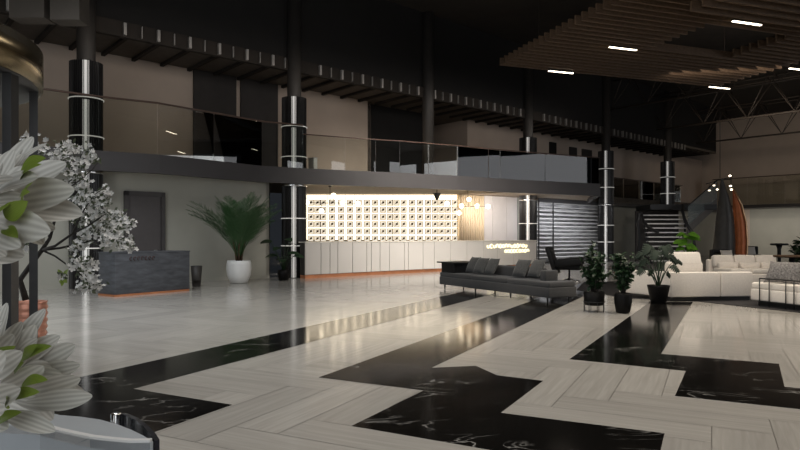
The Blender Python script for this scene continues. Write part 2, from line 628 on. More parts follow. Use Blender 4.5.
# ================================================================== FLOOR
def build_floor():
    W_, L_ = 0.42, 1.68                     # herringbone planks laid along the strip axes
    mb = MB()
    tones = []
    # herringbone lattice: units repeat every L_ diagonally
    n = int(L_ / W_)
    rng = random.Random(3)
    gap = 0.003
    placed = []
    # each plank pair: horizontal plank at (i*W, i*W + k*2L) ; vertical beside it
    for k in range(-24, 25):
        for i in range(-90, 140):
            ox, oy = i * W_ + k * L_, i * W_ - k * L_
            placed.append((ox, oy, L_, W_, 0))
            placed.append((ox + L_ - W_ + W_, oy - L_ + W_ + 0.0, W_, L_, 1))
    for (x, y, w, h, d) in placed:
        cx, cy = x + w / 2, y + h / 2
        c = SB * cx + SA * cy
        if c.y < -9.5 or c.y > 56 or c.x < -16 or c.x > 40.5:
            continue
        if c.y > 26 and c.x < -12:
            continue
        pts = [SB * a + SA * b for a, b in ((x + gap, y + gap), (x + w - gap, y + gap), (x + w - gap, y + h - gap), (x + gap, y + h - gap))]
        ru, rv = rng.uniform(0, 40), rng.uniform(0, 40)
        if d == 0:
            uv = [(ru, rv), (ru + w, rv), (ru + w, rv + h), (ru, rv + h)]
        else:
            uv = [(ru, rv), (ru, rv + w), (ru + h, rv + w), (ru + h, rv)]
        mb.add([(p.x, p.y, 0) for p in pts], [(0, 1, 2, 3)], 0, False, uv)
        tones.append(rng.uniform(0.9, 1.06))
    mb.v  # planks
    npl = len(mb.f)
    # grout bed under the planks
    mb.add([(-16, -9.5, -0.004), (40.5, -9.5, -0.004), (40.5, 56, -0.004), (-16, 56, -0.004)], [(0, 1, 2, 3)], 1)
    o = mb.build('floor', [M['trav'], mat('floor joint', (0.10, 0.09, 0.08), 0.4)])
    at_ = o.data.attributes.new('tone', 'FLOAT_COLOR', 'CORNER')
    cols = []
    for t in tones:
        cols += [t, t * 0.995, t * 0.985, 1] * 4
    cols += [1, 1, 1, 1] * 4
    at_.data.foreach_set('color', cols)
    o['kind'] = 'structure'
    return o


floor = build_floor()


def inlay(pts):
    mb = MB()
    pts = [Vector(p) for p in pts]
    mb.prism(pts, 0.0005, 0.003)
    o = struct(mb, 'marble_inlay', M['marble'], floor)
    return o


def g(x, y):
    return ground(x, y)


def line_x(p, d, q, e):
    """where the line p + t d meets q + u e (plan)"""
    den = d.x * e.y - d.y * e.x
    t = ((q.x - p.x) * e.y - (q.y - p.y) * e.x) / den
    return p + d * t


# strip A: from behind the grey sofa towards the entrance, with its zigzag foot
a1, a2, a3, a4 = g(82, 377), g(133, 389), g(232, 405), g(152, 433)
inlay([a1, a1 + SA * 16.0, line_x(a2, SA, a1 + SA * 16.0, SB), a2, a3, a4, a4 - SA * 2.0, a1 - SA * 2.3 - SB * 0.2])
# strip B: the big zigzag in the middle
b_tip, b_in, b_low, b_nr, b_end = g(319, 377.5), g(424, 390.5), g(352, 426), g(500.5, 413), g(664.5, 433.5)
b_hi, b_up = g(543, 381), g(431, 368)
inlay([b_tip, b_tip + SA * 14.5, line_x(b_up, SA, b_tip + SA * 14.5, SB), b_up, g(476, 366), g(497, 375.5), b_hi, b_nr, b_end,
       b_end - SA * 1.8, b_low + SB * 1.55 - SA * 0.05, b_low, b_in])
# strip C: right hand zigzag
c_tl, c_bl, c_in, c_lo = g(650, 302), g(569.5, 359.3), g(686, 371), g(675, 396)
c_r0, c_r1, c_r2, c_r3 = g(661, 354), g(779, 364), g(784.5, 387), g(800, 388.5)
inlay([c_tl, c_bl, c_in, c_lo, c_lo + SB * 3.4, c_r3 + SB * 2.0, c_r2, c_r1, c_r0, g(693, 302)])


# ================================================================== ROOM SHELL
Z_UP, Z_DN, Z_SOF = 3.90, 3.35, 3.55
Z_TOP, Z_ROOF = 7.6, 11.2

# lower facade wall, engaged between the columns, with a recess beside the second column
s_rec = fac_s(269, -0.25)
mb = MB()
mb.wall(fac(-9, -0.25), fac(s_rec, -0.25), 0, Z_SOF, 0.25)
mb.wall(fac(s_rec, -0.25), fac(s_rec, -2.2), 0, Z_SOF, 0.12)
struct(mb, 'wall_back', M['wall'])
mb = MB()
mb.wall(fac(s_rec - .2, -2.2), fac(7.2, -2.2), 0, Z_SOF, 0.2)
mb.wall((-3.75, 23.6), (-4.98, 30.9), 0, Z_SOF, -0.15)
struct(mb, 'wall_recess', M['dark_wall'])

# skirting of the lower wall
mb = MB()
mb.box(fac((-9 + s_rec) / 2, -0.235, 0.05), (s_rec + 9, 0.03, 0.1), (U, -N))
struct(mb, 'baseboard_back', M['wall'])

# upper storey back wall with the deep recess
T_UP = -3.2
s371, s470 = fac_s(371, T_UP), fac_s(470, T_UP)
mb = MB()
mb.wall(fac(-10, T_UP), fac(s371, T_UP), Z_UP, Z_TOP + .3, 0.2)
s_c = fac_s(470, T_UP)
mb.wall(fac(s_c, T_UP - 3.2), fac(s_c, T_UP), Z_UP, Z_TOP + .3, -0.2)
mb.wall(fac(s_c, T_UP), fac(49, T_UP), Z_UP, Z_TOP + .3, 0.2)
struct(mb, 'wall_upper_back', M['wall_up'])
mb = MB()
mb.wall(fac(s371 - 0.2, T_UP - 3.2), fac(s_c + .2, T_UP - 3.2), Z_UP, Z_TOP + .3, 0.2)
mb.wall(fac(s371, T_UP), fac(s371, T_UP - 3.2), Z_UP, Z_TOP + .3, 0.2)
mb.wall(fac(s371 + .02, T_UP - .4), fac(fac_s(423, T_UP - .4), T_UP - .4), Z_UP, Z_TOP + .3, 0.1)
struct(mb, 'wall_upper_recess', M['black_wall'])

# lower storey far part: wall beyond the louvred window, behind the stairs
mb = MB()
mb.wall(fac(fac_s(603, -.9), -0.9), fac(49, -0.9), 0, Z_SOF, 0.2)
struct(mb, 'wall_stair', M['wall'])

# end wall, square to the facade
E0 = Vector((26.0, 52.8, 0))
mb = MB()
mb.wall(E0 - N * 3.5, E0 + N * 24, 0, Z_ROOF, 0.3)
struct(mb, 'wall_end', M['wall_up'])
mb = MB()
mb.wall(E0 + N * 3.5 - U * .02, E0 + N * 24 - U * .02, 0, Z_DN + .3, 0.02)
struct(mb, 'wall_end_lower', M['wall'])

# other sides of the hall
mb = MB()
mb.prism([(40, -9), (40.4, -9), (40.4, 56), (40, 56)], 10.0, Z_ROOF)
mb.prism([(40, 17.4), (40.4, 17.4), (40.4, 56), (40, 56)], 0, 10.0)
for y in (-9.5, -1.45, 7.1):
    mb.prism([(39.7, y - .35), (40.4, y - .35), (40.4, y + .35), (39.7, y + .35)], 0, 10)
struct(mb, 'wall_right', M['dark_wall'])
mb = MB()
mb.prism([(-16, -9.0), (-7.3, -9.0), (-7.3, -8.6), (-16, -8.6)], 0, Z_ROOF)
mb.prism([(4.1, -9.0), (40.4, -9.0), (40.4, -8.6), (4.1, -8.6)], 0, Z_ROOF)
mb.prism([(-7.3, -9.0), (4.1, -9.0), (4.1, -8.6), (-7.3, -8.6)], 10.7, Z_ROOF)
struct(mb, 'wall_front', M['dark_wall'])
mb = MB()
mb.prism([(-16, -9), (-15.6, -9), (-15.6, 14), (-16, 14)], 0, Z_ROOF)
struct(mb, 'wall_left', M['dark_wall'])

# roof
mb = MB()
mb.prism([(-16.5, -9.2), (40.6, -9.2), (40.6, 56.5), (-16.5, 56.5)], Z_ROOF, Z_ROOF + 0.2)
ceiling = struct(mb, 'ceiling', M['ceil'])
# bulkhead above the upper gallery: black board in the column line, fins along its foot
mb = MB()
s_end = fac_s(716, -0.1)
mb.wall(fac(-10, -0.1), fac(s_end, -0.1), 7.92, Z_ROOF, 0.25)
mb.wall(fac(s_end, -0.1), fac(s_end, -3.4), 7.92, Z_ROOF, 0.2)
struct(mb, 'wall_bulkhead', M['black_wall'])
mb = MB()
mb.wall(fac(-10, -0.02), fac(s_end - 5.5, -0.02), 7.48, 7.93, 0.2)
trim = struct(mb, 'trim_1', M['ceil'])
k = 0
for i in range(-6, 44):
    s = 1.0 * i + 0.06
    if abs(s - 7) < .3 or abs(s - 13.7) < .3 or abs(s - 20.75) < .4 or abs(s - 28.2) < .4 or abs(s) < .3 or s > s_end - 5.6:
        continue
    mbf = MB()
    mbf.box(fac(s, 0.03, 7.70), (0.085, 0.1, 0.36), (U, -N))
    mbf.box(fac(s + 0.5, 0.02, 7.70), (0.02, 0.08, 0.36), (U, -N))
    struct(mbf, 'fascia_fin', M['fin'], trim)
# gallery ceiling with cross joists
mb = MB()
mb.prism([fac(-10, -.1), fac(s_end, -.1), fac(s_end, T_UP - 3.5), fac(-10, T_UP - 3.5)], Z_TOP + 0.16, Z_TOP + 0.3)
gc = struct(mb, 'ceiling_gallery', mat('dark brown gallery ceiling', (0.10, 0.085, 0.07), 0.8))
for i in range(-8, 44):
    mbj = MB()
    mbj.box(fac(i + 0.35, -1.75, Z_TOP + 0.10), (0.12, 2.9, 0.10), (U, -N))
    struct(mbj, 'ceiling_joist', M['ceil'], gc)
# boxed beam above the entrance end
mb = MB()
mb.box(at(32.5, 6, 15.5) + Vector((0, 0, .1)), (0.86, 0.5, 0.95))
mb.box(at(70, 8, 15.5) + Vector((0, 0, .1)), (0.72, 0.5, 0.95))
struct(mb, 'trim_2', M['roofgrey'])

# ------------------------------------------------------------------ mezzanine slab
front_px = [(100, 85), (160, 81), (260, 70), (300, 67.7), (355, 64.9), (400, 63), (457, 60), (520, 56), (600, 52)]
front = []
for x, h in front_px:
    y = F * (Z_UP - EYE) / h
    front.append(Vector(((x - 400) / F * y, y, 0)))
front = [front[0] - U * 7.5] + front
tail = [Vector((10.6, 34.6, 0)), fac(27.3, -0.62), fac(47, -0.62)]
mb = MB()
mb.prism(front + tail + [fac(47, T_UP - 3.5), fac(-10, T_UP - 3.5)], Z_SOF, Z_UP)
slab = struct(mb, 'floor_mezzanine', M['soffit'])
mb = MB()


def offset_line(pts, d):
    out = []
    for i, p in enumerate(pts):
        a = pts[max(i - 1, 0)]
        b = pts[min(i + 1, len(pts) - 1)]
        t = (b - a).normalized()
        out.append(p + Vector((-t.y, t.x, 0)) * d)
    return out


inner = offset_line(front, 0.16)
outer = offset_line(front, -0.02)
for i in range(len(front) - 1):
    mb.prism([outer[i], outer[i + 1], inner[i + 1], inner[i]], Z_DN, Z_UP + 0.01)
mb.wall(front[-1], tail[0], Z_DN, Z_UP + .01, 0.15)
mb.wall(tail[1], tail[2], Z_DN, Z_UP + .01, 0.15)
struct(mb, 'slab_fascia', M['slab'], slab)


def on_front(px, d=0.0):
    """point of the slab's front line seen at picture column px"""
    pts = offset_line(front, d)
    k = (px - 400) / F
    for a, b in zip(pts, pts[1:]):
        fa, fb = a.x - k * a.y, b.x - k * b.y
        if fa * fb <= 0:
            t = fa / (fa - fb)
            return a + (b - a) * t
    return pts[-1]


# glass balustrades
bal = thing('glass_balustrade', 'long clear glass balustrade with brown handrail along the front of the mezzanine', 'balustrade', on_front(300), kind='thing')


def pane(a, b, z0, z1, parent, m='glass', name='glass_panel', th=0.012):
    mb = MB()
    mb.wall(a, b, z0, z1, th)
    return part(mb, name, M[m], parent)


left_end = offset_line(front, 0.07)[0]
bx = [40, 100, 157.5, 214, 262, 303, 345, 376, 400, 428.5, 457.5, 488.5, 500, 545, 591, 599]
pts = [left_end + U * .3] + [on_front(x, 0.07) for x in bx[1:]]
for i in range(len(pts) - 1):
    d = (pts[i + 1] - pts[i]).normalized() * 0.012
    top = 5.42 if bx[i + 1] <= 303 else 5.10
    pane(pts[i] + d, pts[i + 1] - d, Z_UP, top, bal)
mb = MB()
mb.tube([p + Vector((0, 0, 5.45)) for p in pts[:6]], 0.03, 8)
mb.tube([p + Vector((0, 0, 5.13)) for p in pts[5:]], 0.022, 8)
part(mb, 'handrail', M['rail'], bal)
for i in (9, 10, 12, 13, 14):
    box_part('post', M['frame'], bal, pts[i] + Vector((0, 0, (Z_UP + 5.1) / 2)) - Vector((0, -0.03, 0)), (0.05, 0.03, 5.1 - Z_UP))

bal2 = thing('glass_balustrade', 'dim glass balustrade of the upper gallery beyond the mezzanine, above the dark stair', 'balustrade', fac(34, -.7), kind='thing')
for i in range(6):
    pane(fac(27.6 + i * 2.0, -0.72), fac(29.55 + i * 2.0, -0.72), Z_UP, 5.1, bal2)
mb = MB()
mb.tube([fac(27.4, -0.72, 5.13), fac(39.8, -0.72, 5.13)], 0.025)
part(mb, 'handrail', M['rail'], bal2)

# gallery across the end wall, upper right
mb = MB()
mb.prism([E0 - U * 2.6 + N * 1.5, E0 + N * 1.5 - U * .02, E0 + N * 24 - U * .02, E0 - U * 2.6 + N * 24], Z_DN + .3, Z_UP)
struct(mb, 'floor_gallery', M['slab'])
bal3 = thing('glass_balustrade', 'glass balustrade of the gallery across the end wall at upper right', 'balustrade', E0 - U * 2.5 + N * 12, kind='thing')
for i in range(7):
    a = E0 - U * 2.5 + N * (1.6 + i * 2.6)
    pane(a, a + N * 2.56, Z_UP, 6.0, bal3)
mb = MB()
mb.tube([E0 - U * 2.5 + N * 1.6 + Vector((0, 0, 6.03)), E0 - U * 2.5 + N * 21 + Vector((0, 0, 6.03))], 0.03)
part(mb, 'handrail', M['rail'], bal3)


# ------------------------------------------------------------------ columns
def column(s, label, shell=True, z0=0.0, t=0.0):
    c = fac(s, t, z0)
    o = thing('column', label, 'column', c, 'round black columns along the facade', kind='structure')
    mb = MB()
    mb.lathe([(0.25, 0), (0.25, Z_ROOF - z0 - 0.01)], seg=32)
    part(mb, 'core', M['core'], o, True)
    if shell:
        mb = MB()
        n = 44
        prof = []
        for k in range(n * 6):
            a = 2 * pi * k / (n * 6)
            ph = (k % 6)
            r = 0.445 if ph in (0, 1, 2, 3) else 0.432
            prof.append((r * math.cos(a), r * math.sin(a)))
        mb.prism(prof, 0.0, 6.48)
        part(mb, 'fluted_shell', M['shell'], o, True)
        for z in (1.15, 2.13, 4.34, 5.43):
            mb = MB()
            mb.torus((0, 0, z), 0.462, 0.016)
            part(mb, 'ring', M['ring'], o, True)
        # glowing strip turned to the viewpoint, standing in for the shell's reflected highlight
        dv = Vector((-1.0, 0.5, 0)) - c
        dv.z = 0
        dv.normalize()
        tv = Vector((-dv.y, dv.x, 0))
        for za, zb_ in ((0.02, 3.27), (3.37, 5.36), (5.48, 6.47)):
            ch = box_part('highlight_strip', M['highlight_glow'], o, dv * 0.442 + Vector((0, 0, (za + zb_) / 2)), (0.07, 0.03, zb_ - za), (tv, -dv), 0, True)
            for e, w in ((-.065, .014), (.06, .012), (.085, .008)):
                box_part('highlight_fin', M['highlight_glow'], ch, dv * 0.436 + tv * e + Vector((0, 0, (za + zb_) / 2)), (w, 0.03, zb_ - za), (tv, -dv), 0, True)
        mb = MB()
        mb.lathe([(0.452, 3.28), (0.46, 3.30), (0.46, 3.34), (0.452, 3.36)], seg=48)
        part(mb, 'collar', M['chrome'], o, True)
    return o


column(0.0, 'fluted black column nearest the entrance, behind the flowering tree')
column(6.95, 'fluted black column at the left end of the reception desk')
column(13.68, 'plain dark column rising from the mezzanine in front of the black recess', False, Z_UP + 0.01)
column(20.75, 'fluted black column at the right end of the reception desk, behind the mezzanine glass')
column(28.2, 'fluted black column at the right end of the mezzanine glass')
column(36.0, 'fluted black column beside the curved stair, farthest from the entrance')

# ------------------------------------------------------------------ doors
sd0, sd1 = fac_s(123.5, -0.25), fac_s(164, -0.25)
sm, wd = (sd0 + sd1) / 2, sd1 - sd0
d1 = thing('door_1', 'tall taupe door in the grey wall behind the slate desk', 'door', fac(sm, -0.25), kind='structure')
mb = MB()
mb.box(fac(sd0 + .06, -0.2, 1.43), (0.12, 0.14, 2.86), (U, -N))
mb.box(fac(sd1 - .06, -0.2, 1.43), (0.12, 0.14, 2.86), (U, -N))
mb.box(fac(sm, -0.2, 2.80), (wd, 0.14, 0.14), (U, -N))
part(mb, 'door_frame', mat('taupe door frame', (0.06, 0.053, 0.052), 0.5), d1)
dl = box_part('door_leaf', M['door'], d1, fac(sm, -0.22, 1.37), (wd - .24, 0.05, 2.73), (U, -N))
mb = MB()
mb.tube([fac(sd1 - .22, -.19, 1.05), fac(sd1 - .22, -.13, 1.05), fac(sd1 - .34, -.13, 1.05)], 0.012)
part(mb, 'door_handle', M['chrome'], dl)

for i, (x0, x1, z1, lab) in enumerate(((193, 235.5, 7.75, 'left of a pair of tall dark doors on the upper gallery'), (240, 277, 7.75, 'right of a pair of tall dark doors on the upper gallery'),
                                   (549, 555.5, 7.3, 'narrow black door on the upper gallery behind the mezzanine glass'), (569, 576, 7.2, 'narrow brown door between two dark doors on the upper gallery'),
                                   (581.5, 591, 7.2, 'wide dark door on the upper gallery beside the last glass panel'))):
    s0, s1 = fac_s(x0, T_UP), fac_s(x1, T_UP)
    d = thing('door_%d' % (i + 2), lab, 'door', fac((s0 + s1) / 2, T_UP, Z_UP), kind='structure')
    w = s1 - s0
    dm = M['dark_wall'] if i != 2 else M['black_wall']
    box_part('transom_panel', dm, d, fac((s0 + s1) / 2, T_UP + .04, (6.2 + z1) / 2), (w, 0.08, z1 - 6.2), (U, -N))  # dark top also carried up over the shadow above the tall doors
    box_part('door_leaf', dm, d, fac((s0 + s1) / 2, T_UP + .03, (Z_UP + 6.15) / 2), (w - .1, 0.06, 6.15 - Z_UP), (U, -N))
    mb = MB()
    for q in (s0 + .03, s1 - .03):
        mb.box(fac(q, T_UP + .05, (Z_UP + 6.2) / 2), (0.06, 0.1, 6.2 - Z_UP), (U, -N))
    part(mb, 'door_frame', M['core'], d)

# white boxes added where pale rectangles show at the mezzanine glass
for x, w, h, y0, lab in ((312.8, 0.16, 0.62, -1.0, 'slim white box behind the mezzanine glass next to the second column'),
                         (553.5, 0.5, 0.85, -1.2, 'white cube behind the mezzanine glass, right of the reception desk')):
    c = fac(fac_s(x, y0), y0, Z_UP)
    pl = thing('plinth', lab, 'plinth', c)
    box_part('body', M['planter_rim'], pl, c + Vector((0, 0, h / 2)), (w, 0.4, h), (U, -N), 0.01)
    box_part('top', M['planter'], pl, c + Vector((0, 0, h + .012)), (w + .03, 0.43, 0.024), (U, -N))
c = E0 + N * 8.2 - U * 1.2 + Vector((0, 0, Z_UP))
pl = thing('plinth', 'tall pale box on the end gallery behind its glass', 'plinth', c)  # box added where a pale rectangle shows at the gallery glass
box_part('body', M['planter_rim'], pl, c + Vector((0, 0, .65)), (0.5, 0.5, 1.3), (U, -N), 0.01)
box_part('top', M['planter'], pl, c + Vector((0, 0, 1.312)), (0.54, 0.54, 0.024), (U, -N))

# ================================================================== RECEPTION
# backlit tiled wall
YL = 30.5
led = thing('backlit_wall', 'glowing cream tiled wall with six rows of square motifs behind the reception desk', 'backlit wall', (-0.9, YL, 0), kind='thing')
xl0, xl1 = (306 - 400) / F * YL, (457 - 400) / F * YL
box_part('light_panel', M['led'], led, ((xl0 + xl1) / 2, YL + .1, 2.42), (xl1 - xl0, 0.08, 2.22))
box_part('lower_board', M['tile'], led, ((xl0 + xl1) / 2, YL + .1, 0.65), (xl1 - xl0, 0.08, 1.28))
cols = [310.7, 317.3, 323.3, 332, 341, 350, 358.7, 367, 375, 383, 389.8, 396.6, 403.6, 412, 420, 428, 435, 441.5, 448, 455]
rows = [202.6, 209.8, 217.0, 224.2, 231.4, 238.6]
for x in cols:
    mbt = MB()
    for y in rows:
        c = at(x, y, YL)
        w = 0.27
        mbt.box((c.x, YL + .045, c.z), (w, 0.02, w), None, 1)
        for dx, dz, sx, sz in ((-w / 2, 0, .028, w), (w / 2, 0, .028, w), (0, -w / 2, w, .024), (0, w / 2, w, .024)):
            mbt.box((c.x + dx, YL + .03, c.z + dz), (sx, 0.06, sz), None, 0)
        mbt.box((c.x, YL + .035, c.z + .01), (.09, 0.05, .10), None, 2)
        mbt.box((c.x + .05, YL + .035, c.z + .03), (.03, 0.05, .12), None, 2)
        mbt.box((c.x - .05, YL + .035, c.z - .05), (.06, 0.05, .03), None, 2)
    part(mbt, 'tile_column', [M['tile'], M['plate'], M['tilemark']], led)
mb = MB()
for x in (327.5, 345.5, 354.3, 363, 393, 408, 424):
    c = at(x, 200, YL)
    mb.box((c.x, YL + .045, 2.42), (.02, .03, 2.2))
part(mb, 'mullions', M['tile'], led)

# ribbed cream panel and pale panels to its right
pA, pB, pC, pD = Vector((xl1 + .06, YL + .2, 0)), Vector(((484 - 400) / F * 31.6, 31.6, 0)), Vector(((517.5 - 400) / F * 33.0, 33.0, 0)), Vector(((537 - 400) / F * 33.4, 33.4, 0))
mb = MB()
mb.wall(pA, pB, 0, Z_SOF, 0.1)
d = (pB - pA)
nn = Vector((-d.y, d.x, 0)).normalized()
for i in range(11):
    c = pA + d * ((i + .5) / 11)
    mb.tube([c - nn * .0 + Vector((0, 0, 0.01)), c + Vector((0, 0, Z_SOF - .01))], d.length / 24, 8)
cur = struct(mb, 'wall_panel_ribbed', M['curtain'])
mb = MB()
for a, b in ((0.01, .245), (.255, .66), (.67, .99)):
    mb.wall(pB + (pC - pB) * a, pB + (pC - pB) * b, 0, Z_SOF, 0.1)
struct(mb, 'wall_panel_pale', M['panel'])
mb = MB()
mb.wall(pC, pD, 0, Z_SOF, 0.1)
struct(mb, 'wall_panel_sage', M['panelg'])

# reception desk
TD = 0.92
sD0, sD1 = fac_s(305, TD), fac_s(536.5, TD)
desk = thing('reception_desk', 'long pale grey panelled reception desk on a copper plinth in front of the glowing wall', 'reception desk', fac((sD0 + sD1) / 2, TD - .2))
widths = [0.62, 0.36, 0.32, 0.62, 0.62, 0.2, 0.4, 0.44, 0.72, 0.2, 0.75, 0.6, 0.9, 0.95, 1.0, 0.9, 1.1, 0.3, 0.85, 0.5]
tot = sum(widths)
s = sD0
for w in widths:
    w = w * (sD1 - sD0) / tot
    box_part('front_panel', M['desk'], desk, fac(s + w / 2, TD - .02, 0.70), (w - .025, 0.04, 1.12), (U, -N))
    s += w
box_part('carcass', M['gap'], desk, fac((sD0 + sD1) / 2, TD - .2, 0.69), (sD1 - sD0 - .02, 0.30, 1.14), (U, -N))
box_part('plinth', M['copper'], desk, fac((sD0 + sD1) / 2, TD - .2, 0.066), (sD1 - sD0 - .06, 0.3, 0.13), (U, -N))
box_part('counter', M['worktop'], desk, fac((sD0 + sD1) / 2, TD - .19, 1.28), (sD1 - sD0 + .02, 0.42, 0.04), (U, -N))
# lit lettering on the right part of the desk: two rows of small curled strokes, too small to read
rng = random.Random(5)
mb = MB()
for (x0, x1, z, h) in ((486.5, 527, 1.03, 0.19), (504, 529, 0.79, 0.17)):
    sa, sb = fac_s(x0, TD), fac_s(x1, TD)
    n = int((sb - sa) / 0.21)
    for i in range(n):
        c = sa + (sb - sa) * (i + .5) / n
        kind = rng.choice('oolnu')
        r = h / 2 * rng.uniform(.75, 1.0)
        pl_ = []
        if kind == 'o':
            a0, a1 = 0, 2 * pi
        elif kind == 'n':
            a0, a1 = -0.2 * pi, 1.2 * pi
        elif kind == 'u':
            a0, a1 = 0.8 * pi, 2.2 * pi
        else:
            a0, a1 = 0.25 * pi, 1.75 * pi
        for k in range(11):
            a = a0 + (a1 - a0) * k / 10
            pl_.append(fac(c + .075 * math.cos(a), TD + .02, z + r * math.sin(a)))
        mb.tube(pl_, 0.02, 5)
part(mb, 'sign_lettering', M['sign'], desk)


# pendant globe lamps
def chandelier(label, globes, y, hub_px):
    hub = at(hub_px[0], hub_px[1], y)
    o = thing('pendant_lamp', label, 'pendant lamp', (hub.x, hub.y, Z_SOF), 'globe pendant lamps over the reception desk')
    mb = MB()
    mb.tube([(hub.x, y, Z_SOF - .002), (hub.x, y, hub.z)], 0.012)
    mb.lathe([(0.07, -.04), (0.07, 0)], (hub.x, y, Z_SOF), 20)
    part(mb, 'stem', M['black'], o)
    for i, (x, yy, dy) in enumerate(globes):
        c = at(x, yy, y + dy)
        mb = MB()
        mb.tube([hub, (c.x, c.y, hub.z), c], 0.01, 6)
        a = part(mb, 'arm', M['black'], o)
        mb = MB()
        mb.sphere(c, 0.098, 18, 12)
        part(mb, 'globe', M['globe'], a)
    return o


chandelier('branching lamp of lit globes over the left end of the reception desk',
           [(307, 202.5, -.3), (321.5, 211, .3), (333.5, 195.5, .1), (342.5, 203, -.2), (358, 203.5, .3)], 25.3, (330, 203))
chandelier('branching lamp of lit globes in front of the ribbed cream panel',
           [(447, 203.5, .3), (459, 213, .2), (461.5, 206, -.2), (469, 199.3, .1), (477, 206, .3), (488, 206.5, -.2)], 27.6, (468, 206.5))
c = at(437, 196, 26.5)
sp = thing('spotlight', 'small black spotlight under the mezzanine, left of the globe lamp by the ribbed panel', 'spotlight', (c.x, c.y, Z_SOF))
mb = MB()
mb.tube([(c.x, c.y, Z_SOF), (c.x, c.y, c.z + .12)], 0.02)
part(mb, 'stem', M['black'], sp)
mb = MB()
mb.lathe([(0.19, .13), (0.17, .12), (0.05, -.16), (0.03, -.17)], c, 20)
part(mb, 'head', M['black'], sp)

# ================================================================== LOUVRED WINDOW between the columns
sw0, sw1 = fac_s(538, -.5), fac_s(603.5, -.5)
win = thing('window_1', 'wide window with pale horizontal louvres between two columns', 'window', fac((sw0 + sw1) / 2, -.5), kind='structure')
box_part('backing', M['louvre_back'], win, fac((sw0 + sw1) / 2, -.85, 1.7), (sw1 - sw0, 0.04, 3.2), (U, -N))
for i in range(15):
    z = 0.35 + i * 0.21
    mb = MB()
    a, b = fac(sw0, -.55, z), fac(sw1, -.55, z)
    mb.box((a + b) / 2, (sw1 - sw0, 0.12, 0.025), (U, (-N * .9 + Vector((0, 0, .45)))))
    part(mb, 'louvre', M['louvre'], win)
mb = MB()
for f_ in (0, .2, 1):
    mb.box(fac(sw0 + (sw1 - sw0) * f_, -.45, 1.7), (0.05, 0.05, 3.3), (U, -N))
mb.box(fac((sw0 + sw1) / 2, -.45, 3.42), (sw1 - sw0, 0.08, 0.2), (U, -N))
part(mb, 'window_frame', M['frame'], win)

# ================================================================== CEILING BAFFLES, LIGHTS, TRUSSES
ZB = 8.5
B0 = Vector((4.1, 25.4, 0))
raft = thing('baffle_ceiling', 'large suspended raft of brown wooden baffles with a square opening, upper right', 'baffle ceiling', (10, 22, ZB), kind='thing')
i = 0
q = 0.0
while q > -16:
    segs = [(0.0, 11.4)] if q > -8.3 else [(0.0, 1.6)]
    if -6.5 < q < -4.0:
        segs = [(0.0, 4.3), (8.0, 11.4)]
    for a, b in segs:
        c = B0 + P * ((a + b) / 2) + Q * q
        box_part('baffle', M['baffle'], raft, (c.x, c.y, ZB + .15), (b - a, 0.075, 0.30), (P, Q))
    q -= 0.37
mb = MB()
for a in (1.2, 4.3, 8.3, 10.8):
    ll = 16 if a < 1.5 else 8.2
    c0, c1 = B0 + P * a, B0 + P * a - Q * ll
    mb.box((c0 + c1) / 2 + Vector((0, 0, ZB + .34)), (0.06, ll, 0.08), (P, Q))
for a, qq in ((1.2, -1), (1.2, -8), (10.8, -1), (10.8, -8)):
    c = B0 + P * a + Q * qq
    mb.tube([(c.x, c.y, ZB + .36), (c.x, c.y, Z_ROOF)], 0.012, 6)
part(mb, 'hanger_rails', M['truss'], raft)

B1 = ground(691, 11, 8.0); B1.z = 0
B1 = Vector((B1.x, B1.y, 0))
raft2 = raft                             # its nearer, lower step
for i in range(18):
    c = B1 + P * 4 - Q * (i * .44)
    box_part('baffle', M['baffle'], raft2, (c.x, c.y, 8.14), (8, 0.09, 0.28), (P, Q))
mb = MB()
for a in (1, 7):
    c = B1 + P * a - Q * 3.8
    mb.box((c.x, c.y, 8.32), (0.06, 7.8, 0.08), (P, Q))
    for qq in (.3, 7):
        d = B1 + P * a - Q * qq
        mb.tube([(d.x, d.y, 8.35), (d.x, d.y, Z_ROOF)], 0.012, 6)
part(mb, 'hanger_rails', M['truss'], raft2)


def strip_light(c, label, d=P, ln=1.2, group='linear lights under the baffles'):
    rz = math.atan2(d.y, d.x)
    o = thing('ceiling_light', label, 'ceiling light', c, group, rz)
    mb = MB()
    mb.box((0, 0, 0.03), (ln + .04, 0.11, 0.05))
    part(mb, 'housing', M['black'], o, True)
    mb = MB()
    mb.box((0, 0, -0.005), (ln, 0.085, 0.03))
    part(mb, 'diffuser', M['strip'], o, True)
    return o


for x, y, lab in ((561, 72, 'lit linear ceiling light nearest the left tip of the baffle raft'),
                  (623, 48.5, 'lit linear ceiling light left of the opening in the baffle raft'),
                  (747, 23, 'lit linear ceiling light above the opening, largest in view'),
                  (719.5, 87.7, 'lit linear ceiling light on the far edge of the baffle raft before the trusses'),
                  (800, 69.5, 'lit linear ceiling light cut by the right frame edge')):
    c = ground(x, y, ZB - .06)
    strip_light((c.x, c.y, ZB - .06), lab)
HALL_LIGHTS = []


def mirrored(px, py, pane_t):
    """where the lamp hangs whose mirror image shows in the left balustrade at px, py"""
    a, b = front[2], front[3]
    d = (b - a).normalized()
    n = Vector((d.y, -d.x, 0))
    k = Vector(((px - 400) / F, 1, (HZ - py) / F))
    t = (a - Vector((0, 0, 0))).dot(n) / k.dot(n)
    hit = Vector((0, 0, EYE)) + k * t
    r = k - n * (2 * k.dot(n))
    z = 7.92
    u = (z - hit.z) / r.z
    return hit + r * u


for (px, py) in ((168, 132), (177, 152), (240, 149)):
    HALL_LIGHTS.append(mirrored(px, py, 0))
for i, c in enumerate(HALL_LIGHTS):
    if -8.4 < c.y < 50 and -15 < c.x < 39.5:
        strip_light((c.x, c.y, c.z), 'linear ceiling light hung over the hall behind the viewer', P, 1.2, 'linear lights outside the view')


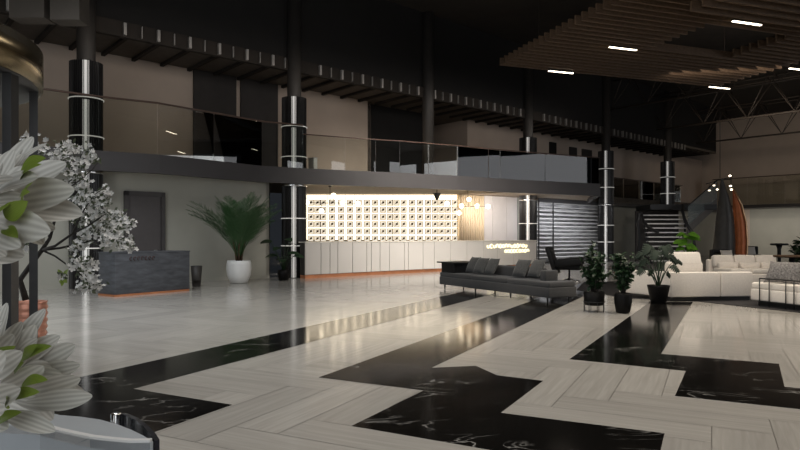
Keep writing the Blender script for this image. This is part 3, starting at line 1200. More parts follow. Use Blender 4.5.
def truss(label, a, b, z0, z1, n, web=0.035):
    a, b = Vector(a), Vector(b)
    o = thing('roof_truss', label, 'roof truss', ((a.x + b.x) / 2, (a.y + b.y) / 2, z0), 'dark steel roof trusses', kind='structure')
    d = (b - a) / n
    side = Vector((-d.y, d.x, 0)).normalized() * .55
    top = Vector((0, 0, z1))
    bot = Vector((0, 0, z0))
    mb = MB(); mb.tube([a + bot, b + bot], 0.06, 6)
    part(mb, 'bottom_chord', M['truss'], o)
    for sg in (-1, 1):
        mb = MB(); mb.tube([a + side * sg + top, b + side * sg + top], 0.05, 6)
        part(mb, 'top_chord', M['truss'], o)
    mb = MB()
    for i in range(n):
        for sg in (-1, 1):
            mb.tube([a + d * i + side * sg + top, a + d * (i + .5) + bot, a + d * (i + 1) + side * sg + top], web, 5)
        mb.tube([a + d * i + side + top, a + d * i - side + top], 0.025, 5)
    part(mb, 'web', M['truss'], o)
    return o


T0 = Vector((19, 43, 0))
truss('dark steel roof truss crossing in front of the end wall, nearest that wall', T0 + U * 3 - N * 3, T0 + U * 3 + N * 17, 8.2, 10.4, 8)
truss('dark steel roof truss crossing in front of the end wall, middle one', T0 - U * 3 - N * 3, T0 - U * 3 + N * 17, 8.5, 10.6, 8)
truss('dark steel roof truss just beyond the far edge of the baffle raft', T0 - U * 9 - N * 3, T0 - U * 9 + N * 15, 9.0, 10.8, 8)
truss('dark steel roof truss seen through the square opening of the baffle raft', B0 + P * 3 + Q * 1 - Q * 5.5, B0 + P * 12 - Q * 5.5, 9.4, 10.9, 6)

# ================================================================== STAIR
st = thing('staircase', 'dark curved staircase with pale treads rising to the gallery beyond the planters', 'staircase', (14.2, 33, 0), kind='thing')
Yb = 32.0
nst = 11
for i in range(nst):
    f_ = i / (nst - 1)
    z = 0.22 + i * 0.245
    y = Yb + i * 0.30
    xa, xb = 12.95 + .75 * f_, 14.75 + 1.30 * f_
    box_part('tread', M['tread'], st, ((xa + xb) / 2, y, z), (xb - xa, 0.34, 0.06))
for x0, x1 in ((12.95, 13.70), (14.75, 16.05)):
    mb = MB()
    mb.tube([(x0, Yb - .1, .1), (x1, Yb + 3.0, 2.6)], 0.05, 8)
    part(mb, 'stringer', M['black'], st)
for pl_ in ([(641, 263, 31.6), (638.5, 250, 31.6), (638.9, 236, 31.6), (637.3, 222, 31.7), (639, 214, 31.8), (641, 213.5, 31.9), (643, 221, 32.2), (648.5, 227.5, 32.8), (657, 232, 33.6), (664, 234, 34.4)],
            [(694, 263, 31.6), (694.5, 246, 31.7), (692, 232, 31.9), (687.5, 226, 32.3), (684.5, 219, 33.0), (682.5, 211, 34.0), (683, 205.5, 35.0)]):
    mb = MB()
    mb.tube([at(*q_) for q_ in pl_], 0.085, 8)
    part(mb, 'curved_rail', M['black'], st)
# landing
ld0 = at(650, 204, 35.3)
ld1 = at(716, 204, 35.3)
box_part('landing', M['black'], st, ((ld0.x + ld1.x) / 2, 36.3, 3.15), (ld1.x - ld0.x, 2.2, 0.3))
box_part('backing_panel', M['dark_wall'], st, ((ld0.x + 16.4) / 2, 37.0, 1.5), (16.4 - ld0.x + .4, 0.12, 2.98))
# upper flight, climbing to the right
fA, fB = at(688, 230, 34.2), at(717, 203, 36)
mb = MB()
side_ = Vector((0, .12, 0))
for a, b in ((fA, fB),):
    up = Vector((0, 0, .24))
    vs = [a - up, b - up, b + up, a + up]
    vs2 = [v + side_ for v in vs]
    mb.add(vs + vs2, [(0, 1, 2, 3), (7, 6, 5, 4), (0, 4, 5, 1), (1, 5, 6, 2), (2, 6, 7, 3), (3, 7, 4, 0)])
part(mb, 'upper_stringer', M['stringer'], st)
for i in range(10):
    c = fA + (fB - fA) * ((i + .5) / 10)
    box_part('upper_tread', M['tread'], st, c + Vector((0, .8, .1)), (0.34, 1.3, 0.05))
mb = MB()
a, b = fA + Vector((0, 0, .24)), fB + Vector((0, 0, .24))
vs = [a, b, b + Vector((0, 0, 1.05)), a + Vector((0, 0, 1.05))]
mb.add(vs + [v + Vector((0, .015, 0)) for v in vs], [(0, 1, 2, 3), (7, 6, 5, 4), (0, 4, 5, 1), (1, 5, 6, 2), (2, 6, 7, 3), (3, 7, 4, 0)])
part(mb, 'glass_panel', M['frost'], st)
mb = MB()
mb.tube([a + Vector((0, 0, 1.08)), b + Vector((0, 0, 1.08)), b + Vector((1.6, 1.5, 1.25))], 0.03)
part(mb, 'upper_handrail', M['black'], st)


sx_ = thing('glow_dot_cluster', 'cluster of small glowing dots hung above the head of the dark stair', 'spotlights', at(720, 172, 38.9))  # small glowing bodies on an added track and wires
mb = MB()
hp = at(720, 178, 38.9)
mb.tube([(hp.x, hp.y, Z_ROOF), hp], 0.02, 6)
mb.tube([at(706, 184, 38.9), at(733, 176, 38.9)], 0.03, 6)
part(mb, 'track', M['black'], sx_)
for x, y in ((709.5, 190.5), (714, 185.5), (717, 189.5), (730, 175.8), (730.5, 186), (731.5, 189.6)):
    c = at(x, y, 38.9)
    ty = 184 - (x - 706) / 27 * 8
    mb = MB()
    mb.tube([at(x, ty, 38.9), c + Vector((0, 0, .05))], 0.012, 5)
    ar_ = part(mb, 'drop_wire', M['black'], sx_)
    mb = MB()
    mb.sphere(c, 0.06, 12, 8, 0, (1.3, 1, .8))
    part(mb, 'glow_dot', M['globe'], ar_)

# ================================================================== SAIL SCULPTURE
def sail(name, m, pts_l, pts_r, y, depth, parent):
    """a bellied metal blade between two edge curves given from foot to tip"""
    n = len(pts_l)
    mb = MB()
    vs = []
    K = 6
    for sgn in (0, 1):
        for i in range(n):
            a, b = at(*pts_l[i], y), at(*pts_r[i], y)
            for k in range(K + 1):
                t = k / K
                p_ = a + (b - a) * t
                w = (b - a).length
                vs.append(p_ + Vector((0, -depth * math.sin(pi * t) * min(1, w) + sgn * .05, 0)))
    fs = []
    m_ = n * (K + 1)
    for i in range(n - 1):
        for k in range(K):
            a = i * (K + 1) + k
            fs.append((a, a + 1, a + K + 2, a + K + 1))
            fs.append((m_ + a + K + 1, m_ + a + K + 2, m_ + a + 1, m_ + a))
        a = i * (K + 1)
        fs.append((a, a + K + 1, m_ + a + K + 1, m_ + a))
        a = i * (K + 1) + K
        fs.append((a + K + 1, a, m_ + a, m_ + a + K + 1))
    fs.append(tuple(range(0, K + 1)) + tuple(m_ + k for k in range(K, -1, -1)))
    mb.add(vs, fs, 0, True)
    return part(mb, name, m, parent)


YS = 24.0
scu = thing('sail_sculpture', 'tall sculpture of a grey and a copper sail behind the white sofas', 'sculpture', (12.8, YS, 0))
z0y = HZ + EYE * F / YS
sail('grey_sail', M['sail'], [(711.5, z0y), (712, 262), (714, 240), (716.5, 218), (719, 200), (721.5, 179)], [(735, z0y), (735.5, 262), (735.5, 240), (734, 218), (729.5, 198), (722.5, 178)], YS, .35, scu)
sail('copper_sail', M['sail_cu'], [(733.5, z0y), (733.7, 258), (734, 240), (733.8, 222), (733.5, 207), (733, 190)], [(745.5, z0y), (746.2, 258), (746.8, 240), (745.5, 222), (741, 205), (733.8, 189)], YS + .3, .3, scu)
mb = MB()
mb.tube([at(x, y, YS + .25) for x, y in ((746, z0y - .2), (747, 256), (747.4, 240), (746.2, 222), (741.6, 204.5), (733.6, 188))], 0.035, 6)
part(mb, 'edge_rim', mat('bright copper rim', (0.75, 0.5, 0.3), 0.3, 0.9), scu)
box_part('base', M['black'], scu, (12.9, YS + .15, 0.05), (1.9, 1.0, 0.1))

# ================================================================== PLANTS
def pot_lathe(prof, c, m, parent, name='pot'):
    mb = MB()
    mb.lathe(prof, c, 36)
    return part(mb, name, m, parent)


def soil(c, r, z, parent):
    pots = [ch for ch in parent.children if ch.name.split('.')[0] == 'pot']
    parent = pots[0] if pots else parent
    mb = MB()
    mb.lathe([(r, z - .03), (r, z), (r * .5, z + .015), (0.01, z + .02)], c, 24)
    return part(mb, 'soil', M['soil'], parent)


# tall palm in white pot
pc = ground(238.9, 283)
palm = thing('potted_palm', 'tall feathery palm in a white pot against the grey wall', 'potted plant', pc)
pot_lathe([(0.22, 0), (0.27, .02), (0.37, .25), (0.395, .45), (0.385, .62), (0.36, .72), (0.33, .72), (0.345, .6), (0.34, .55)], pc, M['white_pot'], palm)
soil(pc, 0.335, 0.66, palm)
rng = random.Random(21)
for i in range(9):
    a = rng.uniform(0, 2 * pi)
    r = rng.uniform(.02, .13)
    b = pc + Vector((r * math.cos(a), r * math.sin(a), .64))
    mb = MB()
    mb.tube([b, b + Vector((.05 * math.cos(a), .05 * math.sin(a), .3)), b + Vector((.16 * math.cos(a), .16 * math.sin(a), .75))], [.035, .03, .018], 8)
    part(mb, 'stem', M['bark'], palm)
for i in range(40):
    a = 2 * pi * i / 40 * 7.0 + rng.uniform(-.2, .2)
    el = rng.uniform(0.88, 1.45)                      # rise of the frond
    ln = rng.uniform(1.85, 2.5)
    d = Vector((math.cos(a) * math.cos(el), math.sin(a) * math.cos(el) * .85, math.sin(el)))
    if pc.y > 0 and (d.dot(-N) > .25):
        d = d - (-N) * (d.dot(-N)) * .8
        d.normalize()
    b = pc + Vector((0.08 * math.cos(a), 0.08 * math.sin(a), rng.uniform(.8, 1.05)))
    mb = MB()
    rach = []
    for k in range(10):
        t = k / 9
        p_ = b + d * (ln * t) + Vector((d.x, d.y, 0)) * (.9 * t * t) - Vector((0, 0, 1)) * (.5 * t ** 2.6)
        rach.append(p_)
    mb.tube(rach, [.014 * (1 - .75 * k / 9) for k in range(10)], 5)
    for k in range(8, 36):
        t = k / 36
        f_ = t * 9
        i0 = min(8, int(f_))
        p_ = rach[i0].lerp(rach[i0 + 1], f_ - i0)
        tn = (rach[i0 + 1] - rach[i0]).normalized()
        sd = tn.cross(Vector((0, 0, 1)))
        if sd.length < .1:
            sd = Vector((1, 0, 0))
        sd.normalize()
        l2 = .5 * math.sin(pi * min(1, .18 + t * .8)) + .06
        for sg in (-1, 1):
            dd = (sd * sg * .8 + tn * .75 + Vector((0, 0, rng.uniform(-.05, .3)))).normalized()
            tip = p_ + dd * l2 - Vector((0, 0, .08 * l2))
            mb.leaf(p_, tip, .026, tn.cross(dd) * sg, .06, .2, 'blade', 3)
    part(mb, 'frond', M['palm'], palm)


def leafy_plant(label, c, pot, potprof, soil_r, soil_z, spread, h0, h1, nstems, nleaf, lsize, lm, seed, group=None, name='potted_plant', flat=1.0):
    o = thing(name, label, 'potted plant', c, group)
    pot_lathe(potprof, c, pot, o)
    soil(c, soil_r, soil_z, o)
    rng = random.Random(seed)
    for i in range(nstems):
        a = 2 * pi * i / nstems + rng.uniform(-.3, .3)
        r = spread * rng.uniform(.25, 1.0)
        top = c + Vector((r * math.cos(a), r * math.sin(a) * flat, h0 + (h1 - h0) * rng.uniform(.35, 1.0)))
        b = c + Vector((.25 * r * math.cos(a) * .5, .25 * r * math.sin(a) * .5, soil_z))
        mid = (b + top) / 2 + Vector((0, 0, .12 * (h1 - h0)))
        pts_ = [b, b.lerp(mid, .5), mid, mid.lerp(top, .55), top]
        mb = MB()
        mb.tube(pts_, [.01, .009, .008, .006, .003], 5)
        st_ = part(mb, 'stem', M['branch'], o)
        mb = MB()
        for k in range(nleaf):
            t = rng.uniform(.25, 1.0)
            f_ = t * 4
            i0 = min(3, int(f_))
            p_ = pts_[i0].lerp(pts_[i0 + 1], f_ - i0)
            dd = Vector((rng.gauss(0, 1), rng.gauss(0, 1), rng.gauss(.15, .7))).normalized()
            l2 = lsize * rng.uniform(.7, 1.25)
            mb.leaf(p_ + dd * .02, p_ + dd * l2, l2 * .5, Vector((rng.gauss(0, .6), -.5, 1)), .1, .15, 'oval', 5)
        part(mb, 'foliage', lm, o)
    return o


# dark plant beside the second column
c = ground(283.5, 280.5)
o = thing('potted_plant', 'small dark broad-leaved plant in the recess left of the second column', 'potted plant', c)
pot_lathe([(0.13, 0), (0.17, .03), (0.2, .25), (0.19, .36), (0.16, .36), (0.17, .3)], c, M['black_pot'], o)
soil(c, .16, .32, o)
rng = random.Random(4)
for i in range(12):
    a = 2 * pi * i / 12 + rng.uniform(-.2, .2)
    r = rng.uniform(.15, .5)
    top = c + Vector((r * math.cos(a) * 1.15, r * math.sin(a) * .5, rng.uniform(.55, 1.45)))
    mb = MB()
    mb.tube([c + Vector((0, 0, .3)), c.lerp(top, .5) + Vector((0, 0, .25)), top], [.012, .01, .006], 5)
    d = (Vector((math.cos(a), math.sin(a) * .6, -.15))).normalized()
    mb.leaf(top - d * .05, top + d * .38, .26, (0, -.4, 1), .12, .12, 'oval', 7)
    part(mb, 'leaf', M['dgreen'], o)

# trio of planters in front of the white sofa
pp = ground(594, 311.5)
o = thing('potted_plant', 'bushy green plant in a black pot on a wire stand, left of the three planters', 'potted plant', pp, 'planters in front of the white sofa')
pot_lathe([(0.17, .13), (0.195, .16), (0.205, .4), (0.19, .4), (0.185, .35)], pp, M['black_pot'], o)
soil(pp, .185, .37, o)
st_ = None
mb = MB()
for i in range(8):
    a = 2 * pi * i / 8
    mb.tube([pp + Vector((.2 * math.cos(a), .2 * math.sin(a), 0)), pp + Vector((.2 * math.cos(a), .2 * math.sin(a), .2))], .007, 5)
mb.torus(pp + Vector((0, 0, .2)), .207, .008, 32, 6)
part(mb, 'wire_stand', M['black'], o)
rng = random.Random(8)


def bush(o, c, z0, z1, rad, nst, nl, ls, m, seed, cx=0.0):
    rng = random.Random(seed)
    for i in range(nst):
        a = 2 * pi * i / nst + rng.uniform(-.3, .3)
        r = rad * rng.uniform(.2, 1.0)
        zt = z0 + (z1 - z0) * rng.uniform(.45, 1.0) * (1 - .25 * (r / rad) ** 2)
        top = c + Vector((cx + r * math.cos(a), r * math.sin(a), zt))
        b = c + Vector((.1 * rad * math.cos(a), .1 * rad * math.sin(a), z0 - .02))
        mid = (b + top) / 2 + Vector((0, 0, .05))
        pts_ = [b, b.lerp(mid, .5), mid, mid.lerp(top, .5), top]
        mb = MB()
        mb.tube(pts_, [.009, .008, .006, .005, .003], 5, 1)
        for k in range(nl):
            t = rng.uniform(.15, 1.0)
            f_ = t * 4
            i0 = min(3, int(f_))
            p_ = pts_[i0].lerp(pts_[i0 + 1], f_ - i0)
            dd = Vector((rng.gauss(0, 1), rng.gauss(0, 1), rng.gauss(.1, .6))).normalized()
            l2 = ls * rng.uniform(.7, 1.3)
            mb.leaf(p_, p_ + dd * l2, l2 * .5, Vector((rng.gauss(0, .5), -.4, 1)), .1, .15, 'oval', 4)
        ob = part(mb, 'leafy_stem', [m, M['branch']], o)


bush(o, pp, .38, 1.42, .33, 20, 26, .12, M['dgreen'], 8)

pp2 = ground(623, 313)
o = thing('potted_plant', 'upright dark green plant in a rounded black pot, middle of the three planters', 'potted plant', pp2, 'planters in front of the white sofa')
pot_lathe([(0.10, 0), (0.13, .02), (0.165, .2), (0.165, .36), (0.15, .39), (0.135, .39), (0.14, .34)], pp2, M['black_pot'], o)
soil(pp2, .14, .36, o)
bush(o, pp2, .37, 1.42, .24, 18, 26, .12, M['dgreen'], 9, .02)

pp3 = ground(658.5, 303)
o = thing('potted_plant', 'monstera with split leaves in a tapered black pot, right of the three planters', 'potted plant', pp3, 'planters in front of the white sofa')
pot_lathe([(0.155, 0), (0.165, .01), (0.235, .36), (0.245, .40), (0.22, .40), (0.215, .36)], pp3, M['black_pot'], o)
soil(pp3, .215, .37, o)
rng = random.Random(13)
mon = [(648, 249, 20), (644, 262, 16), (641, 271, 14), (655, 254, 20), (664, 250, 18), (672, 258, 18), (674, 268, 14), (668, 274, 11), (651, 272, 12), (660, 264, 14), (640, 255, 12), (669, 248, 14), (635, 265, 9), (679, 262, 10)]
for x, y, sz in mon:
    tip = at(x, y, pp3.y + rng.uniform(-.35, .3))
    b = pp3 + Vector((rng.uniform(-.05, .05), rng.uniform(-.05, .05), .38))
    mb = MB()
    kn = b.lerp(tip, .6) + Vector((0, 0, .18))
    mb.tube([b, b.lerp(kn, .5) + Vector((0, 0, .03)), kn, tip], [.011, .01, .008, .006], 6, 1)
    L_ = sz * pp3.y / F * 0.82
    out = Vector((tip.x - pp3.x, (tip.y - pp3.y), -.25)).normalized()
    out = (out + Vector((0, 0, -.2))).normalized()
    mb.leaf(tip - out * L_ * .35, tip + out * L_ * .65, L_ * .34, (0, -.8, .6), .12, .1, 'oval', 6)
    nr = Vector((0, -.8, .6))
    sd = out.cross(nr).normalized()
    for k in range(5):
        for sg in (-1, 1):
            p_ = tip + out * L_ * (-.3 + .17 * k)
            dd = (sd * sg + out * .45).normalized()
            mb.leaf(p_, p_ + dd * L_ * (.46 - .04 * k), L_ * .15, nr, .08, .1, 'oval', 4)
    part(mb, 'leaf', [M['mgreen'], M['dgreen']], o)

# lime plant beyond the sofa
lc = Vector((9.75, 20.8, 0))
o = thing('potted_plant', 'bright lime green leafy plant standing behind the white sofa', 'potted plant', lc)
pot_lathe([(0.15, 0), (0.2, .3), (0.21, .42), (0.18, .42), (0.185, .38)], lc, M['black_pot'], o)
soil(lc, .185, .39, o)
rng = random.Random(15)
for i in range(20):
    a = rng.uniform(0, 2 * pi)
    r = rng.uniform(.02, .24)
    top = lc + Vector((r * math.cos(a) - .12, r * math.sin(a), rng.uniform(.95, 1.6)))
    mb = MB()
    mb.tube([lc + Vector((0, 0, .38)), lc.lerp(top, .55) + Vector((0, 0, .2)), top], [.012, .01, .006], 5)
    dd = Vector((math.cos(a), math.sin(a), -.3)).normalized()
    mb.leaf(top - dd * .08, top + dd * .26, .2, (0, -.7, .7), .15, .1, 'oval', 6)
    part(mb, 'leaf', M['lime'], o)
lc2 = Vector((10.65, 21.0, 0))
o = thing('potted_plant', 'low dark green plant right of the lime green plant behind the white sofa', 'potted plant', lc2)
pot_lathe([(0.15, 0), (0.19, .26), (0.2, .36), (0.17, .36), (0.175, .32)], lc2, M['black_pot'], o)
soil(lc2, .175, .33, o)
bush(o, lc2, .34, 1.0, .22, 10, 16, .13, M['olive'], 17)

# dark plant cut by the right edge of the frame
rc = Vector((14.2, 22.0, 0))
o = thing('potted_plant', 'dark potted plant cut off by the right frame edge', 'potted plant', rc)
pot_lathe([(0.2, 0), (0.26, .4), (0.27, .55), (0.24, .55), (0.245, .5)], rc, M['black_pot'], o)
soil(rc, .245, .51, o)
bush(o, rc, .52, 1.75, .3, 12, 16, .2, M['dgreen'], 19)


# flowering tree in a copper pot
tc_ = Vector((-4.25, 7.1, 0))
tree = thing('flowering_tree', 'small tree with pale blossom and dark branches in a banded copper pot by the entrance', 'tree', tc_)
mb = MB()
prof = [(0.13, 0), (0.15, .02)]
for i in range(9):
    z = .05 + i * .075
    prof += [(0.165 + .002 * i, z), (0.18 + .002 * i, z + .035), (0.165 + .002 * i, z + .07)]
prof += [(0.19, .75), (0.17, .75), (0.17, .68)]
mb.lathe(prof, tc_, 40)
part(mb, 'pot', mat('banded copper pot', (0.65, 0.30, 0.21), 0.35, 0.5, var=0.2, scale=3, stretch=(.2, .2, 14)), tree)
soil(tc_, .168, .69, tree)
rng = random.Random(31)


def pxs(lst, y):
    return [at(x, yy, y + dy) for x, yy, dy in lst]


branches = [
    (pxs([(26, 300, 0), (20, 280, 0), (30, 266, 0), (42, 250, 0), (50, 238, 0)], 7.1), [.06, .05, .045, .04, .03]),
    (pxs([(42, 250, 0), (55, 246, -.1), (72, 234, -.1), (88, 226, -.1), (108, 212, -.1)], 7.1), [.03, .024, .02, .014, .006]),
    (pxs([(42, 250, 0), (60, 248, .1), (80, 244, .1), (105, 236, .1), (126, 238, .1)], 7.1), [.026, .022, .018, .012, .005]),
    (pxs([(42, 250, 0), (55, 256, 0), (66, 264, 0), (78, 272, 0), (88, 282, 0)], 7.1), [.022, .018, .014, .01, .005]),
    (pxs([(50, 238, 0), (56, 215, .1), (66, 190, .1), (76, 165, .1), (84, 150, .1)], 7.1), [.03, .024, .018, .012, .005]),
    (pxs([(50, 238, 0), (46, 210, .2), (40, 180, .2), (34, 155, .2), (26, 140, .2)], 7.1), [.03, .024, .018, .012, .005]),
    (pxs([(66, 190, .1), (80, 180, 0), (92, 170, 0), (100, 160, 0)], 7.1), [.016, .012, .008, .004]),
    (pxs([(72, 234, -.1), (84, 210, -.2), (94, 195, -.2), (104, 188, -.2)], 7.1), [.016, .012, .008, .004]),
]
mb = MB()
for pts_, rs in branches:
    mb.tube(pts_, [q_ * .62 for q_ in rs], 7)
part(mb, 'branches', M['branch'], tree)
clusters = [(28, 140, 9, 40), (40, 150, 8, 30), (24, 150, 6, 22), (58, 158, 9, 40), (72, 150, 8, 40), (85, 152, 8, 40), (93, 160, 6, 26), (68, 165, 9, 40), (80, 168, 8, 40),
            (74, 180, 9, 44), (84, 188, 8, 40), (78, 200, 9, 44), (92, 200, 7, 34), (88, 212, 9, 44), (103, 194, 7, 34), (98, 212, 8, 40), (82, 222, 9, 44), (106, 205, 5, 20),
            (108, 222, 9, 44), (118, 216, 7, 34), (96, 230, 9, 44), (118, 232, 9, 44), (128, 224, 6, 28), (130, 244, 6, 30), (122, 246, 6, 28), (108, 240, 8, 36), (84, 240, 9, 40), (76, 248, 7, 30),
            (78, 262, 7, 34), (84, 272, 8, 40), (92, 280, 8, 40), (84, 286, 7, 34), (97, 286, 5, 24), (90, 262, 5, 20), (62, 276, 3, 8), (62, 152, 8, 30), (100, 222, 9, 40), (70, 210, 7, 24), (24, 246, 5, 14)]
for x, y, r, n in clusters:
    mb = MB()
    c0 = at(x, y, 7.1 + rng.uniform(-.35, .35))
    R_ = r * c0.y / F
    for k in range(int(n * 1.5)):
        p_ = c0 + Vector((rng.gauss(0, .5), rng.gauss(0, .5), rng.gauss(0, .5))) * R_
        ax = Vector((rng.gauss(0, .6), rng.gauss(-.7, .5), rng.gauss(.5, .5))).normalized()
        t1 = ax.cross(Vector((.3, .2, 1))).normalized()
        t2 = ax.cross(t1)
        if rng.random() < .5:
            dd = (t1 * rng.uniform(-1, 1) + t2 * rng.uniform(-1, 1) + ax * .2).normalized()
            mb.leaf(p_, p_ + dd * rng.uniform(.04, .075), .028, ax, .1, .1, 'oval', 4, 1)
        else:
            rr = rng.uniform(.022, .038)
            ph = rng.uniform(0, 2)
            for q_ in range(5):
                a = ph + 2 * pi * q_ / 5
                dd = t1 * math.cos(a) + t2 * math.sin(a) + ax * .35
                mb.leaf(p_, p_ + dd * rr, rr * .8, ax, .08, .1, 'obovate', 3)
    part(mb, 'blossom_spray', [M['petal'], M['olive']], tree)
mb = MB()
c0 = at(64, 277, 7.0)
for k in range(10):
    dd = Vector((rng.gauss(0, 1), rng.gauss(-.3, .6), rng.gauss(.2, 1))).normalized()
    mb.leaf(c0, c0 + dd * .11, .05, (0, -1, .3), .1, .1, 'oval', 5)
part(mb, 'green_sprig', M['young'], tree)

# ================================================================== ENTRANCE: planter, shrub, revolving door
ZP = 0.80
far_e = [ground(x, y, ZP) for x, y in ((60, 415), (80, 416.6), (100, 419.5), (118, 424.5), (132, 430), (144, 436), (153, 441.5))]
near_e = [ground(x, y, ZP) for x, y in ((150, 442.6), (130, 443), (110, 441.3), (90, 439), (75, 436), (55, 431.5), (40, 427))]
ext_n = [Vector((-1.62, 2.32, ZP)), Vector((-2.0, 2.50, ZP))]
ext_f = [Vector((-2.0, 2.75, ZP)), Vector((-1.62, 2.58, ZP))]
poly = far_e + near_e + ext_n + ext_f
pln = thing('planter', 'pale lens-shaped planter ledge at the lower left, under the large-leaved shrub', 'planter', (-1.4, 2.4, 0))
mb = MB()
mb.prism(poly, 0.06, ZP - .03)
part(mb, 'body', M['planter'], pln)
mb = MB()
mb.prism(poly, ZP - .03, ZP)
part(mb, 'top', M['planter'], pln)
mb = MB()
rim = [v for v in near_e] + ext_n
off_in = offset_line(rim, -0.022)
for i in range(len(rim) - 1):
    mb.prism([rim[i], rim[i + 1], off_in[i + 1], off_in[i]], ZP - .03, ZP + .008)
part(mb, 'rim', M['planter_rim'], pln)
mb = MB()
mb.prism([p_.lerp(Vector((-1.4, 2.4, 0)), .05) for p_ in poly], 0, .06)
part(mb, 'toe_kick', M['black'], pln)

# curved dark guard wall behind the ledge
gw = thing('guard_rail', 'low curved black guard with a chrome end post behind the planter ledge', 'guard rail', (-1.0, 2.6, 0))
arc = [at(x, y, yy) for x, y, yy in ((112, 413, 2.62), (122, 414, 2.60), (134, 419, 2.50), (144, 427, 2.36), (151, 435, 2.22), (154.5, 441, 2.13))]
mb = MB()
for i in range(len(arc) - 1):
    a, b = arc[i], arc[i + 1]
    n_ = Vector((0.012, 0.014, 0))
    vs = [Vector((a.x, a.y, 0)), Vector((b.x, b.y, 0)), b, a]
    mb.add(vs + [v + n_ for v in vs], [(0, 1, 2, 3), (7, 6, 5, 4), (0, 4, 5, 1), (2, 6, 7, 3), (1, 5, 6, 2), (3, 7, 4, 0)])
part(mb, 'guard_panel', mat('black glossy guard', (0.01, 0.011, 0.02), 0.12), gw)
a = at(116, 413, 2.60)
mb = MB()
mb.lathe([(.021, 0), (.021, a.z - .004), (.017, a.z)], (a.x, a.y, 0), 20)
part(mb, 'end_post', M['chrome'], gw)

# large-leaved silver shrub
sh0 = Vector((-1.60, 2.42, ZP + .012))
shrub = thing('leafy_shrub', 'shrub with large silver striped leaves and lime young leaves at the left edge', 'shrub', sh0)
mb = MB()
mb.tube([sh0, (-1.63, 2.3, 1.0), (-1.5, 2.15, 1.08), (-1.38, 2.05, 1.05)], [.035, .03, .022, .012], 8)
mb.tube([(-1.63, 2.3, 1.0), (-1.66, 2.2, 1.3), (-1.55, 2.1, 1.55), (-1.36, 2.05, 1.6)], [.03, .028, .022, .012], 8)
part(mb, 'stem', M['bark'], shrub)
rng = random.Random(77)


def blade(bx_, by_, tx, ty, w, yb=2.0, yt=1.9, m='silver', nrm=None, bow=.12, up=None):
    b, t = at(bx_, by_, yb), at(tx, ty, yt)
    mb = MB()
    wd = w * yt / F * (1.12 if m == 'silver' else 1.1)
    nr = nrm or (rng.uniform(-.7, .6), -1, rng.uniform(-.5, 1.1))
    mb.leaf(b, t, wd, nr, bow, rng.uniform(.15, .35), 'obovate' if m == 'silver' else 'oval', 12)
    part(mb, 'leaf' if m == 'silver' else 'young_leaf', M[m], shrub)


up_l = [(-30, 185, 0, 168, 30, 1.8, 1.7), (-30, 225, -2, 215, 30, 1.75, 1.65), (-25, 250, 24, 256, 24, 1.95, 1.95), (-6, 205, 66, 163, 24, 2.1, 2.1), (-4, 200, 47, 143, 16, 2.15, 2.15), (-6, 200, 33, 137, 17, 2.2, 2.2), (-8, 200, 24, 144, 16, 2.2, 2.2), (-8, 205, 14, 150, 18, 2.1, 2.05), (-20, 195, 2, 155, 20, 2.1, 2.05),
        (0, 208, 74, 190, 32, 2.05, 1.95), (-10, 205, 37, 178, 27, 2.0, 1.85), (10, 214, 82, 215, 28, 2.05, 2.0), (-12, 220, 50, 232, 34, 1.95, 1.8), (-25, 232, 20, 247, 26, 1.9, 1.75),
        (-20, 212, 24, 200, 22, 1.95, 1.85), (-14, 215, 60, 202, 24, 2.15, 2.15), (-25, 200, 12, 180, 22, 1.9, 1.8), (-10, 225, 30, 240, 20, 2.1, 2.05), (-15, 210, 50, 178, 22, 2.2, 2.25), (-30, 240, 6, 256, 20, 2.0, 1.9)]
lo_l = [(-30, 370, 4, 352, 30, 1.75, 1.65), (-30, 395, 4, 405, 30, 1.7, 1.6), (-30, 350, 2, 322, 26, 1.9, 1.85), (-4, 380, 7, 303, 17, 2.0, 2.0), (-8, 380, 22, 322, 18, 2.05, 2.05), (5, 375, 45, 309, 17, 2.1, 2.1), (8, 380, 35, 325, 20, 2.1, 2.05), (5, 378, 60, 336, 20, 2.1, 2.1), (8, 382, 75, 345, 22, 2.1, 2.1),
        (10, 385, 80, 365, 20, 2.1, 2.05), (0, 385, 43, 366, 24, 1.95, 1.85), (12, 390, 80, 378, 24, 2.05, 2.0), (20, 395, 84, 392, 18, 2.1, 2.05), (25, 402, 92, 396, 20, 2.0, 1.95), (10, 398, 62, 406, 18, 2.05, 2.0),
        (0, 414, 55, 431, 18, 1.95, 1.85), (-20, 380, 22, 352, 24, 1.9, 1.8), (-20, 400, 20, 388, 24, 1.85, 1.75), (-14, 375, 14, 335, 22, 2.0, 1.95), (-25, 420, 8, 428, 22, 1.85, 1.75), (-10, 390, 60, 392, 22, 2.1, 2.15), (-10, 395, 40, 412, 22, 2.1, 2.1)]
for l in up_l + lo_l:
    blade(*l)
for l in ((20, 172, 46, 158, 16, 1.92, 1.88), (20, 180, 42, 164, 9, 1.9, 1.85), (22, 206, 33, 182, 10, 1.85, 1.8), (5, 218, 28, 201, 17, 1.82, 1.78), (-6, 224, 10, 204, 10, 1.82, 1.78), (4, 228, 18, 238, 12, 1.8, 1.75), (20, 196, 30, 192, 8, 1.82, 1.78),
          (18, 362, 52, 346, 14, 1.95, 1.92), (25, 358, 38, 344, 10, 1.95, 1.9), (-2, 352, 16, 346, 9, 1.85, 1.8), (14, 372, 24, 362, 9, 1.85, 1.8), (22, 384, 48, 380, 12, 1.85, 1.8), (12, 396, 40, 392, 12, 1.82, 1.78), (-4, 424, 22, 412, 12, 1.75, 1.7), (10, 408, 8, 396, 8, 1.8, 1.75)):
    blade(*l, m='young')

